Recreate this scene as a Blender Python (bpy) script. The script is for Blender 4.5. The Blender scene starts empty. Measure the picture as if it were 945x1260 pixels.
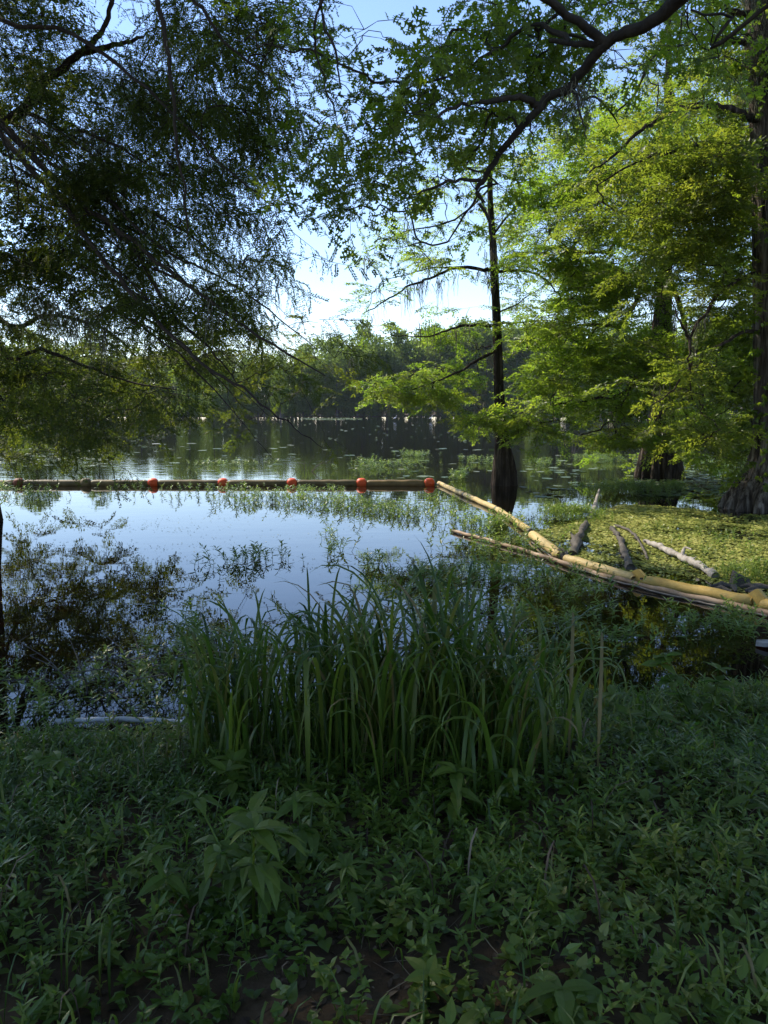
import bpy, math
import numpy as np
from math import radians, sin, cos, pi, tan, atan2, sqrt

rng = np.random.default_rng(7)
scene = bpy.context.scene
COL = scene.collection

# ------------------------------------------------------------------ camera maths
F = 930.0; CX, CY = 472.5, 630.0
PITCH = math.atan((630 - 503) / F)
CAMZ = 2.1
def ray(px, py):
    a = (px - CX) / F; b = (CY - py) / F
    return np.array([a, cos(PITCH) + b * sin(PITCH), -sin(PITCH) + b * cos(PITCH)])
def at(px, py, Y):
    d = ray(px, py); return np.array([0, 0, CAMZ]) + d * (Y / d[1])
def onz(px, py, z=0.0):
    d = ray(px, py); return np.array([0, 0, CAMZ]) + d * ((z - CAMZ) / d[2])

# ------------------------------------------------------------------ object helpers
def tag(o, label=None, cat=None, group=None, kind=None):
    if label: o['label'] = label
    if cat: o['category'] = cat
    if group: o['group'] = group
    if kind: o['kind'] = kind
    return o
def empty(name, loc, label, cat, group=None):
    o = bpy.data.objects.new(name, None); COL.objects.link(o)
    o.location = tuple(float(v) for v in loc); o.empty_display_size = 0.2
    return tag(o, label, cat, group)
class MB:
    """collects verts / faces; builds ONE mesh object"""
    def __init__(s): s.V = []; s.Fs = []; s.n = 0; s.R = []; s.S = []
    def add(s, V, Fc, rnd=None, smooth=False):
        V = np.asarray(V, float).reshape(-1, 3)
        if len(V) == 0: return
        if isinstance(Fc, np.ndarray): Fc = [Fc]
        for f in Fc:
            if len(f): s.Fs.append((np.asarray(f) + s.n, smooth))
        s.V.append(V); s.n += len(V)
        if rnd is None: rnd = np.full(len(V), rng.random())
        elif np.isscalar(rnd): rnd = np.full(len(V), float(rnd))
        s.R.append(rnd)
    def build(s, name, mat, parent=None, origin=(0, 0, 0)):
        V = np.concatenate(s.V) - np.asarray(origin, float)
        me = bpy.data.meshes.new(name)
        me.vertices.add(len(V)); me.vertices.foreach_set('co', V.astype(np.float32).ravel())
        loops = np.concatenate([f.ravel() for f, _ in s.Fs]).astype(np.int32)
        tot = np.concatenate([np.full(len(f), f.shape[1]) for f, _ in s.Fs])
        start = np.concatenate([[0], np.cumsum(tot)[:-1]]).astype(np.int32)
        sm = np.concatenate([np.full(len(f), q) for f, q in s.Fs])
        me.loops.add(len(loops)); me.loops.foreach_set('vertex_index', loops)
        me.polygons.add(len(start)); me.polygons.foreach_set('loop_start', start)
        me.update(calc_edges=True)
        me.polygons.foreach_set('use_smooth', sm.astype(bool))
        at_ = me.attributes.new('rnd', 'FLOAT', 'POINT')
        at_.data.foreach_set('value', np.concatenate(s.R).astype(np.float32))
        me.materials.append(mat)
        o = bpy.data.objects.new(name, me); COL.objects.link(o)
        if parent is not None: o.parent = parent
        return o

def tube(mb, P, r, k=6, rnd=None, cap=True, prof=None):
    P = np.asarray(P, float); n = len(P); r = np.broadcast_to(np.asarray(r, float), (n,))
    T = np.gradient(P, axis=0); T /= (np.linalg.norm(T, axis=1, keepdims=True) + 1e-9)
    ref = np.array([0, 0, 1.0]) if abs(T[:, 2]).mean() < 0.8 else np.array([1.0, 0, 0])
    A = np.cross(T, ref); A /= (np.linalg.norm(A, axis=1, keepdims=True) + 1e-9); B = np.cross(T, A)
    th = np.arange(k) * 2 * pi / k
    V = P[:, None] + r[:, None, None] * (np.cos(th)[None, :, None] * A[:, None] + np.sin(th)[None, :, None] * B[:, None])
    i = np.arange(n - 1)[:, None] * k; j = np.arange(k)[None]; j2 = (j + 1) % k
    Fq = np.stack([i + j, i + j2, i + k + j2, i + k + j], -1).reshape(-1, 4)
    Fs = [Fq]
    if cap and k > 3: Fs += [np.arange(k)[None], np.arange(k)[None, ::-1] + (n - 1) * k]
    mb.add(V.reshape(-1, 3), Fs, rnd, True)

def spline(P, per=4):
    P = np.asarray(P, float)
    if len(P) < 3:
        t = np.linspace(0, 1, per + 1)[:, None]; return P[0] * (1 - t) + P[-1] * t
    Q = np.vstack([2 * P[0] - P[1], P, 2 * P[-1] - P[-2]]); out = []
    for i in range(1, len(Q) - 2):
        t = np.arange(per)[:, None] / per
        a, b, c, d = Q[i - 1], Q[i], Q[i + 1], Q[i + 2]
        out.append(0.5 * (2 * b + (c - a) * t + (2 * a - 5 * b + 4 * c - d) * t**2 + (3 * b - 3 * c + d - a) * t**3))
    return np.vstack(out + [P[-1:]])

def frames(D, roll, up=(0, 0, 1)):
    """rotation matrices with x axis along D"""
    D = D / (np.linalg.norm(D, axis=1, keepdims=True) + 1e-9)
    U = np.broadcast_to(np.array(up, float), D.shape) + 1e-3
    Yv = np.cross(U, D); Yv /= (np.linalg.norm(Yv, axis=1, keepdims=True) + 1e-9)
    Z = np.cross(D, Yv)
    c, s_ = np.cos(roll)[:, None], np.sin(roll)[:, None]
    Y2 = c * Yv + s_ * Z; Z2 = -s_ * Yv + c * Z
    return np.stack([D, Y2, Z2], axis=2)     # columns
def stamp(mb, tpl, pos, R, sc, rnd=None):
    V, Fl = tpl[0], tpl[1]; N = len(pos)
    if N == 0: return
    if isinstance(Fl, np.ndarray): Fl = [Fl]
    sc = np.broadcast_to(np.asarray(sc, float), (N,))
    W = np.einsum('nij,vj->nvi', R, V) * sc[:, None, None] + pos[:, None]
    off = (np.arange(N) * len(V))[:, None, None]
    if rnd is None: rnd = rng.random(N)
    jit = tpl[2] if len(tpl) > 2 else np.zeros(len(V))
    rr = np.clip(rnd[:, None] * 0.7 + jit[None] * 0.3, 0, 1)
    mb.add(W.reshape(-1, 3), [(f[None] + off).reshape(-1, f.shape[1]) for f in Fl], rr.reshape(-1))

def unit(n):
    v = rng.normal(size=(n, 3)); return v / np.linalg.norm(v, axis=1, keepdims=True)
def hdir(n):
    a = rng.random(n) * 2 * pi; return np.stack([np.cos(a), np.sin(a), np.zeros(n)], 1)

# ------------------------------------------------------------------ materials
def dirt(N, L, col, p, scale=2.2, dark=(.10, .085, .05)):
    mx = N.new('ShaderNodeMix'); mx.data_type = 'RGBA'; f = noise(N, L, scale, 8, rough=.72)
    mr = N.new('ShaderNodeMapRange'); mr.inputs['From Min'].default_value = .50; mr.inputs['From Max'].default_value = .66; mr.inputs['To Max'].default_value = .5
    L.new(f, mr.inputs['Value']); L.new(mr.outputs[0], mx.inputs['Factor']); L.new(col, mx.inputs['A']); mx.inputs['B'].default_value = (*dark, 1); L.new(mx.outputs['Result'], p.inputs['Base Color'])
def new_mat(name):
    m = bpy.data.materials.new(name); m.use_nodes = True
    nt = m.node_tree; nt.nodes.clear()
    return m, nt, nt.nodes, nt.links
def ramp(N, L, src, stops):
    r = N.new('ShaderNodeValToRGB'); e = r.color_ramp.elements
    while len(e) > len(stops): e.remove(e[-1])
    while len(e) < len(stops): e.new(0.5)
    for i, (p, c) in enumerate(stops): e[i].position = p; e[i].color = (*c, 1)
    L.new(src, r.inputs[0]); return r.outputs[0]
def noise(N, L, scale, detail=4, vec=None, rough=0.55, sx=None):
    n = N.new('ShaderNodeTexNoise'); n.inputs['Scale'].default_value = scale
    n.inputs['Detail'].default_value = detail; n.inputs['Roughness'].default_value = rough
    tc = N.new('ShaderNodeTexCoord'); src = tc.outputs['Object'] if vec is None else vec
    if sx:
        mp = N.new('ShaderNodeMapping'); mp.inputs['Scale'].default_value = sx
        L.new(src, mp.inputs[0]); src = mp.outputs[0]
    L.new(src, n.inputs['Vector']); return n.outputs['Fac']
def leaf_mat(name, cols, tcols, trans=0.45, rough=0.45, spec=0.35):
    m, nt, N, L = new_mat(name)
    out = N.new('ShaderNodeOutputMaterial')
    a = N.new('ShaderNodeAttribute'); a.attribute_name = 'rnd'
    c = ramp(N, L, a.outputs['Fac'], [(i / (len(cols) - 1), k) for i, k in enumerate(cols)])
    t = ramp(N, L, a.outputs['Fac'], [(i / (len(tcols) - 1), k) for i, k in enumerate(tcols)])
    p = N.new('ShaderNodeBsdfPrincipled'); p.inputs['Roughness'].default_value = rough
    p.inputs['Specular IOR Level'].default_value = spec
    L.new(c, p.inputs['Base Color'])
    tr = N.new('ShaderNodeBsdfTranslucent'); L.new(t, tr.inputs['Color'])
    mx = N.new('ShaderNodeMixShader'); mx.inputs[0].default_value = trans
    L.new(p.outputs[0], mx.inputs[1]); L.new(tr.outputs[0], mx.inputs[2]); L.new(mx.outputs[0], out.inputs[0])
    return m
def rough_mat(name, stops, scale=6, sx=None, rough=0.85, bump=0.4, bscale=None, bdist=0.02, detail=6, spec=0.3, grime=None):
    m, nt, N, L = new_mat(name)
    out = N.new('ShaderNodeOutputMaterial')
    f = noise(N, L, scale, detail, sx=sx, rough=0.65); c = ramp(N, L, f, stops)
    p = N.new('ShaderNodeBsdfPrincipled'); p.inputs['Roughness'].default_value = rough
    p.inputs['Specular IOR Level'].default_value = spec
    L.new(c, p.inputs['Base Color'])
    if grime: dirt(N, L, c, p, *grime)
    b = N.new('ShaderNodeBump'); b.inputs['Strength'].default_value = bump; b.inputs['Distance'].default_value = bdist
    L.new(noise(N, L, bscale or scale * 2.5, 6, sx=sx, rough=0.7), b.inputs['Height'])
    L.new(b.outputs[0], p.inputs['Normal']); L.new(p.outputs[0], out.inputs[0])
    return m

M = {}
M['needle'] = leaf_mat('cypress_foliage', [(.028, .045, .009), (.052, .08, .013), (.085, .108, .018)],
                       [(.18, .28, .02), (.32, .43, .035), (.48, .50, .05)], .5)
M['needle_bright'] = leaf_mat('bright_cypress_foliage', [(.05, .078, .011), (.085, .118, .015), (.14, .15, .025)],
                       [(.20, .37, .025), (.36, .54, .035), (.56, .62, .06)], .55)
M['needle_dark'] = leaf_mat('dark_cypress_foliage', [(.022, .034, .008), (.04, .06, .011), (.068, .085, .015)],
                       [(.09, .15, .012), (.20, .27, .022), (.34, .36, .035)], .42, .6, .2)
M['oak'] = leaf_mat('oak_leaf', [(.022, .036, .006), (.042, .066, .009), (.08, .105, .014)],
                    [(.20, .34, .02), (.36, .52, .03), (.52, .62, .05)], .48, .4, .35)
M['far_leaf'] = leaf_mat('far_foliage', [(.034, .056, .016), (.06, .092, .024), (.115, .145, .038)],
                         [(.15, .24, .04), (.26, .37, .06), (.44, .48, .09)], .5, .7, .1)
M['grass'] = leaf_mat('grass_blade', [(.03, .054, .009), (.04, .07, .011), (.05, .085, .012), (.058, .095, .013), (.066, .105, .014), (.072, .11, .014), (.08, .115, .015), (.09, .12, .018), (.10, .125, .02), (.20, .15, .06)],
                      [(.06, .13, .012), (.08, .18, .016), (.10, .22, .02), (.13, .26, .025), (.17, .30, .03), (.20, .30, .03), (.22, .31, .035), (.24, .31, .04), (.22, .16, .06)], .36, .4, .4)
M['ground_leaf'] = leaf_mat('ground_leaf', [(.038, .066, .009), (.07, .12, .013), (.105, .155, .019), (.19, .19, .04)],
                      [(.14, .26, .03), (.2, .36, .04), (.32, .42, .05), (.42, .42, .08)], .4, .36, .5)
M['broad'] = leaf_mat('broad_leaf', [(.065, .095, .012), (.09, .125, .015), (.12, .155, .02)],
                      [(.10, .26, .04), (.14, .32, .05), (.2, .38, .06)], .35, .5, .35)
M['water_plant'] = leaf_mat('water_plant_leaf', [(.07, .115, .018), (.12, .18, .028), (.21, .24, .05)],
                            [(.20, .36, .04), (.32, .48, .07), (.5, .55, .12)], .4, .35, .5)
M['duckweed'] = leaf_mat('duckweed', [(.04, .06, .012), (.16, .19, .035), (.32, .33, .075), (.44, .41, .13), (.34, .26, .14)],  # dark olive end puts bands of shade into the mat's colour
                         [(.15, .22, .03), (.25, .3, .05), (.35, .36, .1), (.3, .25, .12)], .2, .45, .4)
M['lily'] = leaf_mat('lily_pad', [(.06, .10, .03), (.11, .15, .05), (.18, .18, .09)],
                     [(.1, .2, .03), (.18, .26, .05), (.25, .26, .08)], .15, .5, .35)
M['litter'] = leaf_mat('leaf_litter', [(.03, .02, .012), (.10, .065, .04), (.26, .20, .13)],
                       [(.05, .03, .01), (.08, .05, .02), (.1, .08, .04)], .1, .8, .2)
M['moss'] = leaf_mat('spanish_moss', [(.08, .085, .06), (.14, .14, .10), (.22, .21, .16)],
                     [(.1, .1, .06), (.16, .15, .1), (.22, .2, .14)], .25, .9, .1)
M['bark'] = rough_mat('cypress_bark', [(.3, (.016, .012, .009)), (.5, (.038, .029, .022)), (.70, (.13, .104, .083))], 9, (1, 1, .10), .95, 1.0, 16, .06, spec=.1)
M['grey_bark'] = rough_mat('grey_bark', [(.34, (.02, .016, .012)), (.48, (.10, .08, .065)), (.66, (.30, .26, .22))], 11, (1, 1, .07), .95, 1.0, 18, .10, spec=.1)
M['oak_bark'] = rough_mat('oak_bark', [(.3, (.022, .018, .014)), (.6, (.05, .042, .034)), (.8, (.09, .078, .062))], 9, None, .9, .8, 22, .03)
M['twig'] = rough_mat('twig_bark', [(.3, (.016, .011, .007)), (.7, (.042, .031, .021))], 9, None, .9, .3)
M['far_bark'] = rough_mat('far_bark', [(.3, (.05, .045, .04)), (.7, (.13, .118, .105))], 1.2, (1, 1, .3), .9, .2)
M['dead'] = rough_mat('weathered_wood', [(.3, (.13, .115, .10)), (.5, (.28, .25, .22)), (.75, (.45, .42, .38))], 7, None, .85, .7, 20, .015)
M['dead_dark'] = rough_mat('wet_dead_wood', [(.3, (.035, .03, .025)), (.6, (.10, .085, .07)), (.8, (.2, .17, .14))], 8, None, .75, .7, 22, .015)
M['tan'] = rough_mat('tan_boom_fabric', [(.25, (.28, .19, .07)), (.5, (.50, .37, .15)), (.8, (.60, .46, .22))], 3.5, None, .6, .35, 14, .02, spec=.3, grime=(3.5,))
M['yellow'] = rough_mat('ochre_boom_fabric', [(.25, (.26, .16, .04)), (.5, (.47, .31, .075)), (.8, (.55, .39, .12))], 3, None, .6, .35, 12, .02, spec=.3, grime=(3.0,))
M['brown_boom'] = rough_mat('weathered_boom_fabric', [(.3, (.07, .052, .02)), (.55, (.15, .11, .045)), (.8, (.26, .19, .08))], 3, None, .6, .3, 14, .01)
M['lit_boom'] = rough_mat('lit_reddish_boom_fabric', [(.3, (.11, .075, .03)), (.6, (.20, .13, .05)), (.8, (.28, .18, .08))], 3, None, .55, .3, 14, .01)  # reddish fabric; sunlit look of the last section put into a lighter colour
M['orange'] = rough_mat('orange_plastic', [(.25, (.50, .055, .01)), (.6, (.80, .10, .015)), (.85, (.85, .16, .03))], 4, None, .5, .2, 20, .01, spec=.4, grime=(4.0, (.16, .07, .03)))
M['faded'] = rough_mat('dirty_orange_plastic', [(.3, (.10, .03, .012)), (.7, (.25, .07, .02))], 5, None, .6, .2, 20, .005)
M['metal'] = rough_mat('dull_metal', [(.3, (.08, .07, .06)), (.7, (.2, .17, .14))], 10, None, .5, .2)
M['pole'] = rough_mat('muddy_pipe', [(.3, (.14, .085, .045)), (.55, (.30, .20, .12)), (.8, (.45, .34, .24))], 3, (1, 1, 1), .6, .3, 15, .008)
M['pale'] = rough_mat('pale_pipe', [(.3, (.35, .35, .34)), (.7, (.62, .63, .62))], 6, None, .4, .2)
M['feather'] = rough_mat('white_feathers', [(.3, (.7, .7, .68)), (.7, (.82, .82, .8))], 12, None, .8, .1)

# ground / bed
m, nt, N, L = new_mat('bank_soil'); M['soil'] = m
out = N.new('ShaderNodeOutputMaterial'); p = N.new('ShaderNodeBsdfPrincipled'); p.inputs['Roughness'].default_value = .95
p.inputs['Specular IOR Level'].default_value = .15
c1 = ramp(N, L, noise(N, L, 2.5, 8, rough=.7), [(.3, (.030, .019, .010)), (.5, (.075, .047, .025)), (.7, (.14, .09, .05))])
c2 = ramp(N, L, noise(N, L, 1.3, 6), [(.3, (.03, .016, .007)), (.6, (.09, .045, .016)), (.8, (.18, .09, .035))])
geo = N.new('ShaderNodeNewGeometry'); sp = N.new('ShaderNodeSeparateXYZ'); L.new(geo.outputs['Position'], sp.inputs[0])
mr = N.new('ShaderNodeMapRange'); mr.inputs['From Min'].default_value = .02; mr.inputs['From Max'].default_value = -.08
L.new(sp.outputs['Z'], mr.inputs['Value'])
mx = N.new('ShaderNodeMix'); mx.data_type = 'RGBA'; L.new(mr.outputs[0], mx.inputs['Factor']); L.new(c1, mx.inputs['A']); L.new(c2, mx.inputs['B'])
L.new(mx.outputs['Result'], p.inputs['Base Color'])
b = N.new('ShaderNodeBump'); b.inputs['Strength'].default_value = .8; b.inputs['Distance'].default_value = .03
L.new(noise(N, L, 26, 8, rough=.75), b.inputs['Height']); L.new(b.outputs[0], p.inputs['Normal']); L.new(p.outputs[0], out.inputs[0])

# water: fresnel mirror over tea coloured transparency
m, nt, N, L = new_mat('lake_water'); M['water'] = m
out = N.new('ShaderNodeOutputMaterial')
b = N.new('ShaderNodeBump'); b.inputs['Strength'].default_value = 1.0; b.inputs['Distance'].default_value = .0016
nf = noise(N, L, 1.0, 3, sx=(1.6, 2.6, 1), rough=.45)
big = noise(N, L, .12, 2)
geo = N.new('ShaderNodeNewGeometry'); sp = N.new('ShaderNodeSeparateXYZ'); L.new(geo.outputs['Position'], sp.inputs[0])
far_ = N.new('ShaderNodeMapRange'); far_.inputs['From Min'].default_value = 22.0; far_.inputs['From Max'].default_value = 27.0
far_.inputs['To Min'].default_value = .8; far_.inputs['To Max'].default_value = 3.2; L.new(sp.outputs['Y'], far_.inputs['Value'])
m9 = N.new('ShaderNodeMath'); m9.operation = 'MULTIPLY'; L.new(nf, m9.inputs[0]); L.new(far_.outputs[0], m9.inputs[1])
mul = N.new('ShaderNodeMath'); mul.operation = 'MULTIPLY'; L.new(m9.outputs[0], mul.inputs[0])
mr = N.new('ShaderNodeMapRange'); mr.inputs['From Min'].default_value = .35; mr.inputs['From Max'].default_value = .65
mr.inputs['To Min'].default_value = .35; mr.inputs['To Max'].default_value = 1.8; L.new(big, mr.inputs['Value'])
L.new(mr.outputs[0], mul.inputs[1]); L.new(mul.outputs[0], b.inputs['Height'])
fr = N.new('ShaderNodeFresnel'); fr.inputs['IOR'].default_value = 1.4; L.new(b.outputs[0], fr.inputs['Normal'])
gl = N.new('ShaderNodeBsdfGlossy'); gl.inputs['Roughness'].default_value = .012; L.new(b.outputs[0], gl.inputs['Normal'])
gl.inputs['Color'].default_value = (.97, .98, 1, 1)
tr = N.new('ShaderNodeBsdfTransparent'); tr.inputs['Color'].default_value = (.34, .22, .11, 1)
df = N.new('ShaderNodeBsdfDiffuse'); df.inputs['Color'].default_value = (.012, .010, .006, 1)
m0 = N.new('ShaderNodeMixShader'); m0.inputs[0].default_value = .35; L.new(tr.outputs[0], m0.inputs[1]); L.new(df.outputs[0], m0.inputs[2])
m1 = N.new('ShaderNodeMixShader'); L.new(fr.outputs[0], m1.inputs[0]); L.new(m0.outputs[0], m1.inputs[1]); L.new(gl.outputs[0], m1.inputs[2])
L.new(m1.outputs[0], out.inputs[0])

# ------------------------------------------------------------------ terrain and water
def shore_y(x):
    return 4.95 + 0.16 * x + 0.22 * np.sin(x * 1.3 + .5) + 0.12 * np.sin(x * 3.1)
def ground_z(x, y):
    d = shore_y(np.clip(x, -30, 30)) - y                    # >0 on the bank
    near = np.where(d > 0, .62 * (1 - np.exp(-d / 2.2)), np.maximum(d * .16, -1.6))
    far_s = 205 + 6 * np.sin(x * .02) + 3 * np.sin(x * .07)
    df_ = y - far_s
    far = np.where(df_ > 0, np.minimum(.12 + df_ * .01, 2.5), -1.6)
    z = np.where(y > 100, far, near)
    wob = .035 * np.sin(x * 2.1 + 1.2 * np.sin(y * 1.7)) + .025 * np.sin(y * 3.7 + x) + .015 * np.sin(x * 7 + y * 5.)
    return z + np.where((y < 12) & (np.abs(x) < 30), wob * np.clip(1.0 - d * -.3, 0, 1), 0)
def axis(dense_a, dense_b, step, far):
    a = list(np.arange(dense_a, dense_b, step)); s = step
    while a[-1] < far: s *= 1.35; a.append(a[-1] + s)
    s = step; lo = [a[0]]
    while lo[-1] > -far: s *= 1.35; lo.append(lo[-1] - s)
    return np.array(sorted(set(lo[1:] + a)))
xs = axis(-9, 9, .1, 3000); ys = np.unique(np.concatenate([axis(-1, 11, .1, 190), np.arange(190, 230, 2.), axis(230, 240, 8, 3000)[lambda a: a > 232] if False else np.array([240., 260, 300, 400, 600, 1000, 2000, 3000])]))
ys = np.concatenate([[-3000, -1000, -300], ys[ys > -200]])
X, Yg = np.meshgrid(xs, ys)
V = np.stack([X, Yg, ground_z(X, Yg)], -1).reshape(-1, 3)
nx, ny = len(xs), len(ys)
i = np.arange(ny - 1)[:, None] * nx + np.arange(nx - 1)[None]
mb = MB(); mb.add(V, np.stack([i, i + 1, i + nx + 1, i + nx], -1).reshape(-1, 4), .5, True)
tag(mb.build('ground', M['soil']), kind='structure')
mb = MB(); mb.add([[-3000, 1.5, 0], [3000, 1.5, 0], [3000, 240, 0], [-3000, 240, 0]], np.array([[0, 1, 2, 3]]))
tag(mb.build('lake_water', M['water']), kind='structure')

# ------------------------------------------------------------------ foliage templates
def cyp_near(seed):
    """unit spray (0.5 m): alternate side twigs with narrow needles"""
    r = np.random.default_rng(seed); V = []; Fc = []; J = []; TV = MB()
    def needle(p, d, n, L_, w):
        k = len(V); s = np.cross(d, n); s /= np.linalg.norm(s) + 1e-9
        V.extend([p - s * w * .3, p + d * L_ * .45 + s * w, p + d * L_, p + d * L_ * .45 - s * w * .6]); Fc.append([k, k + 1, k + 2, k + 3]); J.extend([r.random()] * 4)
    up = np.array([0, 0, 1.])
    tube(TV, [[0, 0, 0], [.25, 0, .01], [.5, .01, -.03]], [.0035, .0025, .001], 3, cap=False)
    for i_ in range(8):
        t = .04 + i_ * .062; side = 1 if i_ % 2 else -1
        a = radians(r.uniform(25, 62)) * side; ln = (.24 - .013 * i_) * r.uniform(.75, 1.25)
        base = np.array([t, 0, .01 - .1 * t * t]); d = np.array([cos(a), sin(a), r.uniform(-1.1, -.05)]); d /= np.linalg.norm(d)
        nn = 12
        for j in range(nn):
            q = base + d * ln * (j + .6) / nn + np.array([0, 0, -.3 * ln * ((j + .6) / nn)**2])
            for sg in (1, -1):
                b_ = a + sg * radians(r.uniform(35, 65)); nd = np.array([cos(b_), sin(b_), r.uniform(-.7, .25)]); nd /= np.linalg.norm(nd)
                needle(q, nd, up + r.normal(size=3) * .3, r.uniform(.022, .036), .0085)
    return (np.array(V), np.array(Fc), np.array(J)), (np.concatenate(TV.V), [f for f, _ in TV.Fs])
def cyp_mid(seed, nt_=12, k=6, w=.021):
    """unit spray about 0.8 m long, feather fronds"""
    r = np.random.default_rng(seed); V = []; Fc = []; J = []; TV = MB()
    tube(TV, [[0, 0, 0], [.4, 0, .02], [.8, .01, -.06]], [.007, .004, .002], 3, cap=False)
    for i_ in range(nt_):
        t = .05 + i_ * .76 / nt_; side = 1 if i_ % 2 else -1
        a = radians(r.uniform(35, 65)) * side; ln = (.34 - .018 * i_) * r.uniform(.7, 1.2)
        base = np.array([t, 0, .02 - .1 * t * t]); d = np.array([cos(a), sin(a), r.uniform(-.35, .2)]); d /= np.linalg.norm(d)
        for j in range(k):
            q = base + d * ln * (j + .4) / k + np.array([0, 0, -.35 * ln * (j / k)**2])
            sg = 1 if j % 2 else -1
            b_ = a + sg * radians(r.uniform(15, 70)); nd = np.array([cos(b_), sin(b_), r.uniform(-.6, .35)]); nd /= np.linalg.norm(nd)
            s = np.cross(nd, np.array([0, 0, 1.]) + r.normal(size=3) * .5); s /= np.linalg.norm(s) + 1e-9
            L_ = r.uniform(.08, .14); kk = len(V); W = w * r.uniform(.7, 1.3)
            V.extend([q, q + nd * L_ * .4 + s * W, q + nd * L_, q + nd * L_ * .5 - s * W]); Fc.append([kk, kk + 1, kk + 2, kk + 3]); J.extend([r.random()] * 4)
    return (np.array(V), np.array(Fc), np.array(J)), (np.concatenate(TV.V), [f for f, _ in TV.Fs])
def oak_leaf():
    """lobed oak leaf, along +x, unit = 1 leaf length"""
    half = [(.0, .012), (.16, .02), (.22, .07), (.30, .30), (.36, .26), (.37, .07), (.50, .09), (.62, .36), (.68, .30), (.66, .09), (.78, .10), (.90, .20), (.93, .12), (1.0, 0)]
    V = []
    for x, y in half: V.append((x, y, .10 * abs(y) - .12 * x * x))
    k = len(V)
    for x, y in half[1:-1]: V.append((x, -y, .10 * abs(y) - .12 * x * x))
    mid = len(V)
    for x in (.0, .2, .36, .52, .66, .85): V.append((x, 0, -.12 * x * x))
    m_ = [mid + q for q in range(6)]
    T = []
    def side(idx, flip):
        L_ = [[m_[0], idx(1), m_[1]], [idx(1), idx(2), m_[1]], [m_[1], idx(2), idx(5)], [idx(2), idx(3), idx(5)], [idx(3), idx(4), idx(5)], [m_[1], idx(5), m_[2]], [m_[2], idx(5), idx(6)], [m_[2], idx(6), m_[3]],
              [m_[3], idx(6), idx(9)], [idx(6), idx(7), idx(9)], [idx(7), idx(8), idx(9)], [m_[3], idx(9), m_[4]], [m_[4], idx(9), idx(10)], [m_[4], idx(10), m_[5]], [idx(10), idx(11), m_[5]], [idx(11), idx(12), m_[5]], [idx(12), 13, m_[5]]]
        for t in L_: T.append(t[::-1] if flip else t)
    side(lambda q: q, False); side(lambda q: k + q - 1, True)
    return (np.array(V), np.array(T))
OAK = oak_leaf()
def leafy_spray(seed, leaf, n, length, size, spread=70, twig=.003):
    r = np.random.default_rng(seed); V = []; Fs = []; J = []; TV = MB(); off = 0
    tube(TV, [[0, 0, 0], [length * .5, 0, .01], [length, .01, -.02]], [twig, twig * .7, twig * .4], 3, cap=False)
    for i_ in range(n):
        t = length * (.2 + .8 * (i_ + .5) / n); side = 1 if i_ % 2 else -1
        a = radians(r.uniform(.3, 1) * spread) * side; el = r.uniform(-.7, .25)
        d = np.array([[cos(a) * cos(el), sin(a) * cos(el), sin(el)]])
        R = frames(d, np.array([r.uniform(-.8, .8)]))[0]
        W = leaf[0] @ R.T * size * r.uniform(.7, 1.15) + np.array([t, 0, 0])
        V.append(W); Fs.append(leaf[1] + off); off += len(W); J += [r.random()] * len(W)
    return (np.concatenate(V), np.concatenate(Fs), np.array(J)), (np.concatenate(TV.V), [f for f, _ in TV.Fs])
def simple_leaf(w=.3, fold=.12, curl=.25, tip=1.0):
    """lance leaf, quads around a midrib"""
    ts = [0, .2, .45, .72, 1.0]; ws = [.03, w * .8, w, w * .62, .0]
    V = []
    for t, q in zip(ts, ws): z = -curl * t * t; V += [(t, -q, z + fold * q), (t, 0, z), (t, q, z + fold * q)]
    Fc = []
    for i_ in range(4):
        a = i_ * 3; Fc += [[a, a + 1, a + 4, a + 3], [a + 1, a + 2, a + 5, a + 4]]
    return (np.array(V), np.array(Fc))
def heart_leaf():
    half = [(0, .0), (-.12, .16), (-.10, .34), (.10, .46), (.40, .40), (.72, .18), (1.0, 0)]
    V = [(0, 0, 0), (.45, 0, -.05), (1.0, 0, -.16)]
    a = [(x, y, .12 * y - .15 * max(x, 0)**2) for x, y in half[1:-1]]; b_ = [(x, -y, .12 * y - .15 * max(x, 0)**2) for x, y in half[1:-1]]
    V += a + b_
    T = []
    for o, fl in ((3, False), (8, True)):
        for t in ([0, o, o + 1], [0, o + 1, o + 2], [0, o + 2, 1], [1, o + 2, o + 3], [1, o + 3, o + 4], [1, o + 4, 2]): T.append(t[::-1] if fl else t)
    return (np.array(V), np.array(T))
LANCE = simple_leaf(.13); OVAL = simple_leaf(.24, .2, .3); WIDE = simple_leaf(.21, .3, .55); HEART = heart_leaf()
NEAR = [cyp_near(s) for s in range(4)]
MID = [cyp_mid(s + 20) for s in range(4)]
COARSE = [cyp_mid(s + 40, 9, 4, .034) for s in range(3)]
OAKS = [leafy_spray(s + 60, OAK, 13, .34, .100, 80) for s in range(5)]
IVY = [leafy_spray(s + 80, HEART, 8, .3, .07, 80) for s in range(3)]

def stamp_many(mbl, mbt, tpls, pos, D, sc, roll_sd=.4, rnd=None):
    n = len(pos); pick = rng.integers(0, len(tpls), n); R = frames(D, rng.normal(size=n) * roll_sd); sc = np.broadcast_to(sc, (n,))
    if rnd is None: rnd = rng.random(n)
    for q, (lf, tw) in enumerate(tpls):
        s = pick == q
        stamp(mbl, lf, pos[s], R[s], sc[s], rnd[s])
        if mbt is not None: stamp(mbt, tw, pos[s], R[s], sc[s], rnd[s])

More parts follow.
